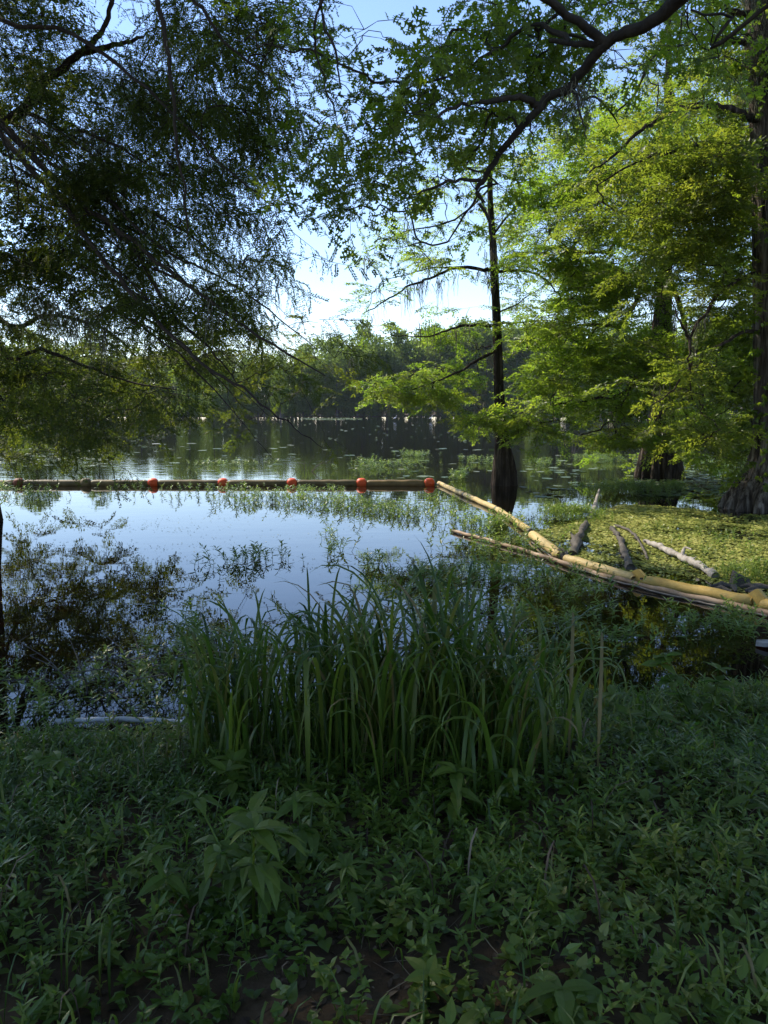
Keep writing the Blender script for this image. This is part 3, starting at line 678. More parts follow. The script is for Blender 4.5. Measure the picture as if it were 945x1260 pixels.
mapR = {0: rowmap(0, 16, "23445"), 1: rowmap(1, 16, "12344"), 2: rowmap(2, 17, "1244"), 3: rowmap(3, 16, "24566"), 4: rowmap(4, 15, "346788"), 5: rowmap(5, 15, "356788"), 6: rowmap(6, 16, "35776"),
        7: rowmap(7, 17, "3565"), 8: rowmap(8, 17, "2345"), 9: rowmap(9, 17, "2356"), 10: rowmap(10, 17, "3467"), 11: rowmap(11, 18, "466"), 12: rowmap(12, 19, "34")}
C = []; NS = []
for px, py, d in density(mapR):
    for q in range(int(round(d / 2.2)) or 1):
        xx = px + rng.uniform(-24, 24); C.append(at(xx, min(py + rng.uniform(-24, 24), 565), Y5 + (rng.uniform(-1.8, 1.5) if xx < 895 else rng.uniform(.9, 2.6)))); NS.append(max(3, round(d * 2.2 * rng.uniform(.6, 1.3))))
C = np.array(C)
E = []
for _ in range(150):
    a = rng.random() * 2 * pi; rr = 4.2 * sqrt(rng.random()); z = rng.uniform(5, 19)
    q = np.array([base[0] + rr * cos(a), base[1] + rr * sin(a), z]); dpx = q[0] / q[1] * F + CX; dpy = CY - F * math.tan(atan2(q[2] - CAMZ, q[1]) + PITCH)
    if dpx < 985 and dpy > -40: continue
    E.append(q)
E = np.array(E)
T5.grow(np.vstack([C, E]), sag=.08, rbase=.007, jit=.05)
foliate(T5, C, .6, NS, MID, .75, droop=.15, flat=.4)
foliate(T5, E, .9, np.full(len(E), 12), COARSE, 1.2, droop=.15, flat=.4)
mp = []; ml = []
for _ in range(60):
    a = rng.uniform(pi, 2 * pi); py = rng.uniform(-10, 140); mp.append(at(936, py, Y5) + .36 * np.array([cos(a), sin(a), 0])); ml.append(rng.uniform(.3, .9))
for _ in range(40): mp.append(T5.nodes[rng.integers(0, len(T5.nodes))]); ml.append(rng.uniform(.3, .8))
finish(T5, root, M['needle'], M['bark'], moss_mb(mp, ml, 14, .007))
vb = MB(); vt = vb; n = 430                               # climbing vine
zz = rng.uniform(.5, 9, n); a = rng.uniform(pi * .75, 1.75 * pi, n); rr = np.interp(zz, [0, 1, 2, 9], [.8, .55, .42, .38])
ctr = np.stack([np.interp(zz, TP[:, 2], TP[:, 0]), np.interp(zz, TP[:, 2], TP[:, 1])], 1)
pos = np.stack([ctr[:, 0] + rr * np.cos(a), ctr[:, 1] + rr * np.sin(a), zz], 1); D = np.stack([np.cos(a), np.sin(a), rng.uniform(-.6, .5, n)], 1)
bush = (zz > 4) & (zz < 7); pos[bush, :2] += (np.stack([np.cos(a), np.sin(a)], 1) * rng.uniform(0, .5, n)[:, None])[bush]
stamp_many(vb, vt, IVY, pos, D, 1.25, 1.2)
vb.build('climbing_vine', M['oak'], root, root.location)['kind'] = 'stuff'

# ================================================================== 6. tree line on the far shore
def far_variant(seed, h, w, style):
    r = np.random.default_rng(seed); tr = MB(); lf = MB()
    tube(tr, [[0, 0, -.5], [.1, 0, h * .3], [-.1, .1, h * .65], [.05, 0, h * .93]], [.42, .24, .17, .05], 6)
    V0 = np.array([[0, -.5, 0], [.55, -.3, .1], [1, .1, 0], [.5, .5, -.1]]); Fq = np.array([[0, 1, 2, 3]])
    nc = int(30 + h * 1.3); C_ = []
    for q in range(nc):
        z = h * r.uniform(.13 if style != 2 else .03, 1.0); f = z / h
        if style == 0: rr = w * (1.0 - abs(f - .72) * 1.8) ** .6 if abs(f - .72) < .5 else .45 * w
        elif style == 1: rr = w * np.interp(f, [.2, .5, .85, 1.0], [.55, .9, .8, .25])
        else: rr = w * np.interp(f, [0, .3, .7, 1], [1, 1, .8, .3])
        a_ = r.random() * 2 * pi; q_ = rr * sqrt(r.random())
        C_.append((q_ * cos(a_), q_ * sin(a_), z))
        if q % 3 == 0: tube(tr, [[0, 0, z - .8], [q_ * cos(a_) * .5, q_ * sin(a_) * .5, z - .2], [q_ * cos(a_), q_ * sin(a_), z]], [.08, .05, .02], 3, cap=False)
    C_ = np.array(C_); per = 60
    o = r.normal(size=(nc * per, 3)) * np.array([.72, .72, .42]) * (w / 3.2); pos = np.repeat(C_, per, 0) + o
    D = r.normal(size=(nc * per, 3)); D[:, 2] *= .6
    rn = np.clip(np.repeat(r.random(nc), per) * .6 + r.random(nc * per) * .4, 0, 1)
    stamp(lf, (V0, Fq), pos, frames(D, r.normal(size=nc * per) * 1.5), r.uniform(.32, .70, nc * per), rn)
    a_ = tr.build('trunk', M['far_bark']); b_ = lf.build('crown', M['far_leaf'])
    COL.objects.unlink(a_); COL.objects.unlink(b_)
    return a_, b_
FV = [far_variant(100, 20, 3.6, 0), far_variant(101, 22, 3.2, 0), far_variant(102, 18, 3.4, 1), far_variant(103, 16, 3.8, 1), far_variant(104, 7.0, 4.0, 2), far_variant(105, 21, 4.2, 0)]
def far_tree(x, y, v, s, rz, label, group, z=None):
    e = empty('cypress_tree' if v != 4 else 'shrub', (x, y, float(ground_z(np.array(x), np.array(y))) if z is None else z), label, 'tree' if v != 4 else 'shrub', group)
    e.rotation_euler = (0, 0, rz); e.scale = (s, s, s * rng.uniform(.92, 1.1))
    for src in FV[v]:
        c = src.copy(); c.name = src.name.split('.')[0]; COL.objects.link(c); c.parent = e
rows = [(207, 2.9, 0, 'tall cypress with a pale trunk in the front rank of the far shore', 'front rank of trees on the far shore'),
        (215, 4.2, 1, 'cypress standing behind the front rank on the far shore', 'second rank of trees on the far shore'),
        (226, 4.6, 2, 'cypress standing at the back of the far shore wood', 'back rank of trees on the far shore')]
for Y, step, rk, lab, grp in rows:
    x = -135.
    while x < 135:
        px = x / Y * F + CX
        top = np.interp(px, [-100, 100, 200, 280, 360, 400, 440, 480, 520, 560, 620, 720, 1000], [17, 17, 18, 17, 17, 20, 22.5, 23.5, 25.5, 26.5, 26, 26, 26]) * (1.0 if rk else .86)
        v = int(rng.choice([0, 1, 2, 3, 5])); h0 = [20, 22, 18, 16, 7, 21][v]
        s = top / h0 * rng.uniform(.8, 1.04)
        yy = Y + rng.uniform(-1.5, 2.5) + 6 * sin(x * .02) + 3 * sin(x * .07)
        far_tree(x, yy, v, s, rng.uniform(0, 6.28), lab, grp)
        x += step * rng.uniform(.6, 1.4)
for k_ in range(110):
    x = -125 + k_ * 2.3 + rng.uniform(-1.3, 1.3)
    yy = 206.5 + rng.uniform(-2.5, 3) + 6 * sin(x * .02) + 3 * sin(x * .07)
    far_tree(x, yy, 4, rng.uniform(.45, .95), rng.uniform(0, 6.28), 'low bushy growth at the waterline of the far shore', 'bushes along the far shore', z=-.1)
# a few nearer trees along the left side of the lake (seen through the branches) and on the right
for (px, Y, v, s, lab) in [(232, 150, 3, .85, 'yellow-green cypress standing apart in front of the far shore, seen between the drooping branches'),
                           (262, 158, 3, .72, 'small yellow-green cypress beside the taller one in front of the far shore'),
                           (345, 165, 2, .60, 'low pale green cypress standing in the water left of the sky gap'),
                           (118, 140, 2, .95, 'cypress standing in the water behind the lowest left branches'), (40, 120, 3, .9, 'cypress standing in the water at the far left behind the branches'),
                           (660, 170, 2, .9, 'dark cypress standing in the water right of the slim trunk'), (740, 150, 3, .9, 'dark cypress in the water behind the bright foliage')]:
    p_ = at(px, 503, Y); far_tree(p_[0], Y, v, s, rng.uniform(0, 6.28), lab, None, z=-.3)

# ================================================================== 7. floating booms
def dome(mb, c, axis_, r, w, k=14):
    """rounded barrel float"""
    c = np.asarray(c, float); a = np.asarray(axis_, float); a /= np.linalg.norm(a)
    t = np.array([-1, -.98, -.85, -.55, -.2, .2, .55, .85, .98, 1]); rr = r * np.array([.0, .42, .72, .93, 1, 1, .93, .72, .42, .0]) + .0001
    P = c + a * (t * w)[:, None]
    # rings
    ref = np.array([0, 0, 1.]); A = np.cross(a, ref); A /= np.linalg.norm(A); B = np.cross(A, a)
    th = np.arange(k) * 2 * pi / k
    V = P[:, None] + rr[:, None, None] * (np.cos(th)[None, :, None] * A + np.sin(th)[None, :, None] * B)
    i_ = np.arange(len(t) - 1)[:, None] * k; j = np.arange(k)[None]; j2 = (j + 1) % k
    mb.add(V.reshape(-1, 3), np.stack([i_ + j, i_ + j2, i_ + k + j2, i_ + k + j], -1).reshape(-1, 4), .5, True)
def section(parent, A, B, r, mat, name='float_section', sag=.0, k=14, wr=.012):
    """one inflated boom section with pinched ends"""
    A = np.array(A); B = np.array(B); ln = np.linalg.norm(B - A); t = np.unique(np.concatenate([[0, .015, .04], np.linspace(.07, .93, 12), [.96, .985, 1]]))
    P = A + (B - A) * t[:, None]; P[:, 2] += sag * np.sin(t * pi) + rng.normal(size=len(t)) * .004
    rr = r * np.interp(t, [0, .02, .06, .94, .98, 1], [.55, .88, 1, 1, .88, .55]) * (1 + wr * rng.normal(size=len(t)))
    mb = MB(); tube(mb, P, rr, k); return mb.build(name, mat, parent, parent.location)
zb = .055
pA = onz(14, 597); pB = onz(537, 598)
yB = (pA[1] + pB[1]) / 2
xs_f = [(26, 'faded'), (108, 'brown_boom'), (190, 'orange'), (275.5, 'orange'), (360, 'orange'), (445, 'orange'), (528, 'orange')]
root = empty('floating_boom', (onz(275, 597)[0], yB, 0), 'straight dark brown floating boom with orange floats lying across the lake', 'floating boom')
def bx(px): return np.array([(px - CX) / F * ray(0, 597)[1] * 0 + onz(px, 597)[0], yB, zb])
prev = bx(-70); cs = [bx(p_) for p_, _ in xs_f]
pts = [prev] + cs
for q in range(len(pts) - 1):
    mt = M['lit_boom'] if q == len(pts) - 2 else M['brown_boom']
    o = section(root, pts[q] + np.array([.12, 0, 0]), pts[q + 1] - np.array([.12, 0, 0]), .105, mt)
    if q == len(pts) - 2: o['label'] = 'reddish last section of the dark boom'
for (p_, mt), c in zip(xs_f, cs):
    mb = MB(); dome(mb, c + np.array([0, 0, .015]), (1, .02, 0), .14, .14)
    o = mb.build('float', M[mt], root, root.location)
    if mt != 'orange': o['label'] = 'dirty brown float'
    mb = MB()
    for dx in (-.145, .145): tube(mb, [c + np.array([dx - .012, 0, .01]), c + np.array([dx + .012, 0, .01])], .06, 8)
    mb.build('collar', M['metal'], root, root.location)
mb = MB(); tube(mb, [cs[-1] + np.array([.15, 0, 0]), onz(537, 598) + np.array([.05, 0, .05])], .02, 6); mb.build('coupling', M['metal'], root, root.location)

tanp = [(539, 596), (553, 602), (571, 611), (590, 619), (611, 629), (632, 641), (652, 657)]
root = empty('floating_boom', onz(652, 660), 'tan floating boom angling from the orange floats towards the right bank', 'floating boom')
def wp(px, py, z=.05): q = onz(px, py, 0); q[2] = z; return q
prevp = None
for q in range(0, len(tanp) - 1, 2):
    a_, b_ = wp(*tanp[q]), wp(*tanp[min(q + 2, len(tanp) - 1)]); d_ = (b_ - a_) / np.linalg.norm(b_ - a_)
    section(root, a_ + d_ * .03, b_ - d_ * .03, .06, M['tan'])
    mb = MB(); tube(mb, [b_ - d_ * .05, b_ + d_ * .05], .05, 8); mb.build('coupling', M['metal'], root, root.location)
a_, b_ = wp(654, 661), wp(688, 687); section(root, a_, b_, .076, M['tan'])
a_, b_ = wp(695, 691), wp(779, 717); section(root, a_, b_, .066, M['tan'])
a_, b_ = wp(792, 720), wp(926, 746); o = section(root, a_, b_, .072, M['yellow']); o['label'] = 'ochre yellow section lying nearest the right bank'
a_, b_ = wp(936, 749), wp(1040, 772); section(root, a_, b_, .075, M['yellow'])
# hinge flanges: flat triangular plates between the sections
for (px, py, r_, s) in [(690, 687, .10, 1), (785, 717, .12, 1), (932, 747, .15, 1)]:
    c = wp(px, py); mb = MB(); d_ = wp(px + 20, py + 5) - wp(px - 20, py - 5); d_ /= np.linalg.norm(d_); up = np.array([0, 0, 1.]); sd = np.cross(d_, up)
    outl = [(-.24, -.04), (.10, -.05), (.13, .0), (.12, .05), (.01, r_), (-.03, r_ - .01)]
    V = [c + d_ * x + up * y + sd * t for t in (-.02, .02) for x, y in outl]; k = len(outl)
    Fs = [np.array([list(range(k))]), np.array([list(range(k, 2 * k))[::-1]]), np.array([[i_, (i_ + 1) % k, k + (i_ + 1) % k, k + i_] for i_ in range(k)])]
    mb.add(V, Fs); mb.build('hinge_plate', M['yellow'] if px > 700 else M['metal'], root, root.location)
    mb = MB()
    for e in (-.08, .08): tube(mb, [c + d_ * e + sd * -.05 + up * .02, c + d_ * e + sd * .05 + up * .02], .014, 8)
    mb.build('bolt', M['metal'], root, root.location)
mb = MB()
cab = spline([wp(654, 668, .01), wp(690, 694, .03), wp(740, 711, .015), wp(790, 727, .03), wp(860, 742, .015), wp(945, 760, .02)], 8); cab += rng.normal(size=cab.shape) * .004
tube(mb, cab, .012, 6); mb.build('tension_cable', M['metal'], root, root.location)

pp = spline([wp(556, 655, .03), wp(600, 667, .035), wp(650, 681, .03), wp(700, 698, .03), wp(760, 716, .035), (wp(830, 733, .03)), wp(900, 748, .03), wp(1020, 777, .04)], 5)
pp += rng.normal(size=pp.shape) * .006
mb = MB(); tube(mb, pp, np.linspace(.03, .036, len(pp)), 8)
o = mb.build('floating_pole', M['pole'], None, pp[0]); o.location = tuple(pp[0]); tag(o, 'long thin muddy pole floating just in front of the tan boom', 'pole')

# ================================================================== 8. driftwood
def log(pts, r0, r1, mat, label, name='driftwood_log', knobs=0, k=9, cat='log', branches=()):
    P = spline(pts, 6); n = len(P); P[1:-1] += rng.normal(size=(n - 2, 3)) * r0 * .22
    r = np.linspace(r0, r1, n) * (1 + .2 * rng.normal(size=n))
    mb = MB(); tube(mb, P, r, k)
    for _ in range(knobs):
        q = P[rng.integers(1, n - 1)]; d_ = unit(1)[0]; d_[2] = abs(d_[2]) * .6 + .2
        tube(mb, [q, q + d_ * r0 * 1.5, q + d_ * r0 * 2.6 + unit(1)[0] * r0 * .4], [r0 * .6, r0 * .4, r0 * .12], 6)
    for bp, br in branches:
        Q = spline(bp, 4); tube(mb, Q, np.linspace(br, br * .3, len(Q)), 6)
    o = mb.build(name, mat, None, P[0]); o.location = tuple(P[0]); tag(o, label, cat); return o
log([wp(724, 640, .0), wp(731, 630, .12), wp(737, 617, .27)], .05, .03, M['dead'], 'short pale grey branch end leaning up out of the duckweed near the bright mound', 'dead_branch', cat='branch')
log([wp(704, 684, .0), wp(712, 668, .09), wp(719, 651, .07), wp(722, 645, .04)], .075, .03, M['dead_dark'], 'dark wet branch leaning against the back of the tan boom', 'dead_branch', 1, cat='branch')
log([wp(752, 650, .02), wp(762, 666, .05), wp(768, 685, .05), wp(776, 702, .03)], .035, .055, M['dead_dark'], 'knobbly dark grey log lying in the duckweed behind the boom, nearest the leaning branch', knobs=5)
log([wp(757, 648, .02), wp(776, 657, .05), wp(788, 672, .03), wp(797, 690, .02)], .03, .015, M['dead_dark'], 'thin forked dark stick in the duckweed between the two logs', 'dead_branch', 2, cat='branch')
log([wp(793, 668, .03), wp(815, 680, .07), wp(838, 692, .08), wp(860, 702, .07), wp(880, 712, .03)], .035, .05, M['dead'], 'long pale weathered log with knobs lying across the duckweed', knobs=6, branches=[([wp(838, 692, .08), wp(842, 686, .14), wp(850, 690, .16)], .03)])
# cut block
mb = MB(); c = wp(908, 722, 0); 
V = np.array([[-.09, -.07, -.04], [.11, -.09, -.04], [.13, .08, -.04], [-.08, .09, -.04], [-.06, -.04, .17], [.10, -.06, .10], [.11, .05, .11], [-.05, .06, .19]])
V = V + rng.normal(size=V.shape) * .008
mb.add(V, np.array([[0, 3, 2, 1], [4, 5, 6, 7], [0, 1, 5, 4], [1, 2, 6, 5], [2, 3, 7, 6], [3, 0, 4, 7]])); 
tube(mb, [np.array([.08, -.05, .0]), np.array([.2, -.12, .03]), np.array([.3, -.14, .02])], [.05, .045, .03], 7)
o = mb.build('wood_chunk', M['dead_dark']); o.location = tuple(c); tag(o, 'dark broken chunk of wood on the duckweed at the right edge', 'wood')
for q in range(7):
    c = wp(885 + rng.uniform(-8, 45), 730 + rng.uniform(-4, 8)); mb = MB(); d_ = hdir(1)[0]; l_ = rng.uniform(.06, .16)
    tube(mb, [np.zeros(3) - d_ * l_, np.array([0, 0, .03]), d_ * l_], [.02, .035, .015], 6)
    o = mb.build('bark_scrap', M['dead_dark']); o.location = tuple(c); tag(o, 'small dark scrap of bark strewn beside the broken wood chunk', 'bark', 'bark scraps beside the wood chunk')
# plank at right edge
mb = MB(); A_, B_ = wp(930, 795, .03), wp(1010, 806, .09); d_ = (B_ - A_) / np.linalg.norm(B_ - A_); sd = np.cross(d_, [0, 0, 1.])
prof = [(0, -.05), (.0, .04), (.12, .06), (1, .07), (1, -.07), (.1, -.06)]
ln = np.linalg.norm(B_ - A_); V = [d_ * x * ln + sd * y + np.array([0, 0, t]) for t in (-.018, .018) for x, y in prof]; k = len(prof)
mb.add(V, [np.array([list(range(k))]), np.array([list(range(k, 2 * k))[::-1]]), np.array([[i_, (i_ + 1) % k, k + (i_ + 1) % k, k + i_] for i_ in range(k)])])
o = mb.build('plank', M['dead']); o.location = tuple(A_); tag(o, 'pale brown plank end poking in from the right edge below the boom', 'plank')
# pale pipe along the left bank
P = spline([wp(70, 893, .03), wp(120, 892, .035), wp(170, 892, .035), wp(232, 894, .03)], 5); P += rng.normal(size=P.shape) * .004
mb = MB(); tube(mb, P, .018, 10); mb.add(*[x for x in (lambda: (np.zeros((0, 3)), np.zeros((0, 3), int)))()])
o = mb.build('pipe', M['pale'], None, P[0]); o.location = tuple(P[0]); tag(o, 'thin pale pipe lying along the waterline at the left bank', 'pipe')
# bare twigs standing in the water
def twigs(c, n, h, spread, label, name='dead_branch'):
    mb = MB()
    for _ in range(n):
        d_ = hdir(1)[0] * rng.uniform(.2, spread); P = [np.array([0, 0, -.05]) + d_ * .2, d_ * .5 + np.array([0, 0, h * .5]), d_ + np.array([0, 0, h * rng.uniform(.6, 1.)])]
        P = spline(P, 3); tube(mb, P, np.linspace(.009, .003, len(P)), 4)
        for _ in range(3):
            q = P[rng.integers(2, len(P))]; e = unit(1)[0] * h * .35; e[2] = abs(e[2]); tube(mb, [q, q + e * .6, q + e], [.004, .003, .0015], 3, cap=False)
    o = mb.build(name, M['dead_dark']); o.location = tuple(c); tag(o, label, 'branch')
twigs(onz(704, 556), 7, 1.0, 1.1, 'bare grey twigs jutting over the water left of the bright cypress')
twigs(onz(375, 580), 6, .5, 1.3, 'thin bare twigs bent over the water behind the dark boom')
twigs(onz(110, 850), 8, .25, .9, 'bare dark twigs lying in the shallow water by the left bank')
twigs(onz(180, 830), 7, .25, .8, 'tangle of fine bare twigs in the shallows left of the tall grass')

# ================================================================== 9. floating plants
# duckweed / salvinia mat
edge = np.array([(618, 668), (642, 656), (668, 650), (700, 643), (735, 632), (765, 621), (800, 622), (850, 626), (900, 633), (960, 634), (1080, 632), (1250, 645), (1300, 760), (1100, 780), (1000, 760), (945, 742), (860, 727), (790, 712), (740, 699), (700, 688), (688, 680), (660, 662), (640, 668)], float)
W = np.array([onz(*q)[:2] for q in edge])
def inside(P, poly):
    x, y = P[:, 0], P[:, 1]; c = np.zeros(len(P), bool); j = len(poly) - 1
    for i_ in range(len(poly)):
        xi, yi = poly[i_]; xj, yj = poly[j]
        k = ((yi > y) != (yj > y)) & (x < (xj - xi) * (y - yi) / (yj - yi + 1e-12) + xi); c ^= k; j = i_
    return c
def edged(P, poly, wob=.35):
    """distance to the outline, for thinning"""
    d = np.full(len(P), 1e9)
    for a_, b_ in zip(poly, np.roll(poly, -1, 0)):
        t = np.clip(((P - a_) @ (b_ - a_)) / ((b_ - a_) @ (b_ - a_)), 0, 1); d = np.minimum(d, np.linalg.norm(P - (a_ + t[:, None] * (b_ - a_)), axis=1))
    return d
lo, hi = W.min(0), W.max(0); area = np.prod(hi - lo)
NP = int(area * 1500); P = rng.uniform(lo, hi, (NP, 2)); P = P[inside(P, W)]
ed = edged(P, W); nz = np.sin(P[:, 0] * 1.7 + np.sin(P[:, 1] * 1.1)) * .5 + np.sin(P[:, 1] * 2.9 + P[:, 0]) * .3 + np.sin(P[:, 0] * 5.1 - P[:, 1] * 3.) * .2
keep = rng.random(len(P)) < np.clip(ed / .35 + .15, 0, 1) * np.where(nz + .25 * np.sin(P[:, 0] * 11 + P[:, 1] * 7) < -.42, .15, 1)
P = P[keep]; nz = nz[keep]
pad = (np.array([[-.5, -.35, 0], [.1, -.5, .08], [.5, -.1, 0], [.35, .4, .1], [-.3, .45, 0]]) , np.array([[0, 1, 2, 3, 4]]))
pos = np.column_stack([P, .004 + .012 * rng.random(len(P))]); n = len(P)
nrm = np.column_stack([rng.normal(size=(n, 2)) * .22, np.ones(n)]); D = np.cross(nrm, hdir(n))
mb = MB(); stamp(mb, pad, pos, frames(D, np.zeros(n)) if False else frames(D, rng.normal(size=n) * .22), rng.uniform(.020, .055, n) * np.interp(pos[:, 1], [7, 17], [.75, 1.5]), np.clip(.5 + .3 * nz + .12 * np.sin(pos[:, 0] * 9 + 2 * np.sin(pos[:, 1] * 6)) + rng.normal(size=n) * .22, 0, 1))  # nz varies the pads and paints darker shade bands across them
tag(mb.build('duckweed_mat', M['duckweed']), 'yellow-green floating duckweed carpet held behind the tan boom', 'duckweed', kind='stuff')
print('duckweed', n)

# lily pads
def lily_mesh(seed):
    r = np.random.default_rng(seed); k = 14; th = np.linspace(.12, 2 * pi - .12, k); rr = 1 + .06 * r.normal(size=k)
    V = [(0, 0, .0)] + [(rr[q] * cos(th[q]), rr[q] * sin(th[q]), .02 + .05 * r.random() ** 3) for q in range(k)]
    mb = MB(); mb.add(V, np.array([[0, q + 1, q + 2] for q in range(k - 1)]), r.random(), False); o = mb.build('lily_pad', M['lily']); COL.objects.unlink(o); return o.data
LM = [lily_mesh(s) for s in range(8)]
spots = []
zones = [((0, 240), (541, 560), 28), ((20, 130), (560, 575), 14), ((130, 330), (545, 572), 20), ((330, 520), (548, 580), 26), ((480, 620), (552, 590), 34), ((640, 720), (560, 612), 30), ((700, 800), (558, 600), 34), ((780, 945), (560, 612), 80), ((640, 700), (600, 620), 8)]
for (a_, b_), (c_, d_), n in zones:
    for _ in range(n): spots.append((rng.uniform(a_, b_), rng.uniform(c_, d_)))
for j, (px, py) in enumerate(spots):
    q = onz(px, py); o = bpy.data.objects.new('lily_pad', LM[j % 8]); COL.objects.link(o)
    s = rng.uniform(.06, .17) * np.interp(q[1], [15, 50], [.9, 1.8]); o.location = (q[0], q[1], .008 + .002 * (j % 5)); o.scale = (s, s, s); o.rotation_euler = (rng.normal() * .04, rng.normal() * .04, rng.uniform(0, 6.28))
    grp = ['left', 'mid', 'right'][0 if px < 330 else 1 if px < 640 else 2]
    lab = {'left': 'flat lily pad floating beyond the dark boom under the left branches', 'mid': 'flat lily pad floating beyond the dark boom in the middle of the lake', 'right': 'flat lily pad floating around the cypress bases on the right'}[grp]
    tag(o, lab, 'lily pad', {'left': 'lily pads under the left branches', 'mid': 'lily pads in mid lake', 'right': 'lily pads around the right cypresses'}[grp])
mb = MB(); n = 2600; cx_ = rng.normal(size=(40, 2)) * [3.0, 3.5] + [-3, 12]; k_ = rng.integers(0, 40, n)
q_ = cx_[k_] + rng.normal(size=(n, 2)) * [.9, .25]; q_ = q_[(q_[:, 1] - shore_y(q_[:, 0]) > .15) & (q_[:, 1] < 22)]; n = len(q_); D = hdir(n)
stamp(mb, pad, np.column_stack([q_, np.full(n, .006)]), frames(D, rng.normal(size=n) * .05), rng.uniform(.008, .03, n))
tag(mb.build('floating_debris', M['duckweed']), 'tiny specks of leaf and duckweed drifting on the open water', 'floating debris', kind='stuff')
# distant pad rafts
mb = MB(); zz = []
for (a_, b_), (c_, d_), n in [((370, 445), (514.5, 516.5), 350), ((0, 945), (520, 545), 260), ((780, 945), (560, 612), 1200), ((0, 140), (552, 572), 250)]:
    for _ in range(n): zz.append(onz(rng.uniform(a_, b_), rng.uniform(c_, d_)))
zz = np.array(zz); zz[:, 2] = .02; n = len(zz); D = hdir(n) + np.column_stack([np.zeros((n, 2)), rng.normal(size=n) * .05])
stamp(mb, pad, zz, frames(D, rng.normal(size=n) * .04), rng.uniform(.08, .3, n) * np.interp(zz[:, 1], [18, 60, 200], [.6, 1.2, 2.4]))
tag(mb.build('lily_pad_raft', M['lily']), 'scattered small floating leaves across the far half of the lake', 'floating leaves', kind='stuff')

# emergent sprigs
def sprig_tpl(seed, n, h, leaf, ls, lean=.5, twig=.0035):
    r = np.random.default_rng(seed); V = []; Fs = []; J = []; off = 0; TV = MB()
    a0 = r.uniform(0, 6.28); le = np.array([cos(a0), sin(a0)]) * lean * h * r.uniform(.3, 1)
    def cpt(t): return np.array([le[0] * t ** 1.6, le[1] * t ** 1.6, h * t * (1 - .2 * t)])
    tube(TV, [cpt(t) for t in (0, .35, .7, 1)], [twig, twig, twig * .7, twig * .4], 3, cap=False)
    for i_ in range(n):
        t = .15 + .85 * (i_ + .5) / n; a = i_ * 2.4 + r.uniform(-.4, .4); el = r.uniform(-.2, .7) + .4 * t
        d_ = np.array([[cos(a) * cos(el), sin(a) * cos(el), sin(el)]]); R = frames(d_, np.array([r.uniform(-.4, .4)]))[0]
        W_ = leaf[0] @ R.T * ls * r.uniform(.65, 1.15) * (1.1 - .4 * t) + cpt(t)
        V.append(W_); Fs.append(leaf[1] + off); off += len(W_); J += [r.random()] * len(W_)
    return (np.concatenate(V), np.concatenate(Fs), np.array(J)), (np.concatenate(TV.V), [f for f, _ in TV.Fs])
SPR = [sprig_tpl(s + 200, 11, .19, LANCE, .095) for s in range(6)]
SPR_DENSE = [sprig_tpl(s + 220, 13, .18, LANCE, .075, .3) for s in range(5)]
def patch(pts, n, spread, sc, label, tpls=SPR, name='water_plant', mat='water_plant', twigmat='twig', z=0., dome_h=0.):
    """pts: pixel positions on the water along which the patch lies"""
    A_ = np.array([onz(*q) for q in pts]); seg = rng.integers(0, max(1, len(A_) - 1), n); t = rng.random(n)
    if len(A_) > 1: P_ = A_[seg] * (1 - t[:, None]) + A_[seg + 1] * t[:, None]
    else: P_ = A_[np.zeros(n, int)]
    g = rng.normal(size=(n, 2)); P_[:, :2] += g * np.array(spread); P_[:, 2] = z + dome_h * np.exp(-(g ** 2).sum(1) * .6) * rng.random(n)
    a = rng.uniform(0, 6.28, n); R = np.zeros((n, 3, 3)); R[:, 0, 0] = np.cos(a); R[:, 0, 1] = -np.sin(a); R[:, 1, 0] = np.sin(a); R[:, 1, 1] = np.cos(a); R[:, 2, 2] = 1
    til = rng.normal(size=(n, 2)) * .25; R[:, 0, 2] = til[:, 0]; R[:, 1, 2] = til[:, 1]
    lb = MB(); sb = lb; pick = rng.integers(0, len(tpls), n); s_ = sc * rng.uniform(.6, 1.25, n)
    rn = np.clip(rng.normal(.55, .22, n), 0, 1)
    for q, (lf, tw) in enumerate(tpls):
        k = pick == q; stamp(lb, lf, P_[k], R[k], s_[k], rn[k]); stamp(sb, tw, P_[k], R[k], s_[k])
    o = lb.build(name, M[mat]); tag(o, label, 'water plant')
    if name == 'water_plant': o['kind'] = 'stuff'
patch([(0, 604), (25, 610), (38, 616)], 50, (.35, .35), 1.3, 'leafy water plant at the left end of the dark boom')
patch([(275, 603), (300, 615), (315, 622)], 110, (.45, .5), 1.2, 'loose leafy water plant in front of the second orange float')
patch([(130, 602), (200, 604), (215, 618)], 34, (.6, .4), 1.1, 'sparse trailing water plant in front of the first orange float')
patch([(322, 612), (338, 618)], 24, (.12, .4), 1.2, 'small narrow water plant left of the long bright patch')
patch([(352, 618), (420, 622), (470, 628), (515, 634)], 380, (.3, .6), 1.1, 'long bright yellow-green water plant patch in front of the orange floats')
patch([(352, 606), (400, 606)], 60, (.4, .3), 1.0, 'thin row of sprigs just in front of the third orange float')
patch([(440, 572), (470, 576), (500, 574)], 130, (.7, 1.3), 1.3, 'pale water plant patch beyond the boom left of its corner')
patch([(505, 560), (520, 562)], 70, (.4, .8), 1.3, 'small pale water plant patch in open water beyond the boom')
patch([(592, 570), (600, 568)], 60, (.5, .8), 1.4, 'pale water plant beside the slim cypress trunk')
patch([(562, 592), (566, 588)], 34, (.1, .4), 1.7, 'upright bright sprig standing by the corner of the booms')
patch([(664, 572), (668, 574)], 46, (.25, .6), 1.5, 'little pale water plant right of the slim cypress')
patch([(255, 572), (300, 574)], 50, (.8, .7), 1.3, 'faint water plant patch beyond the second orange float')
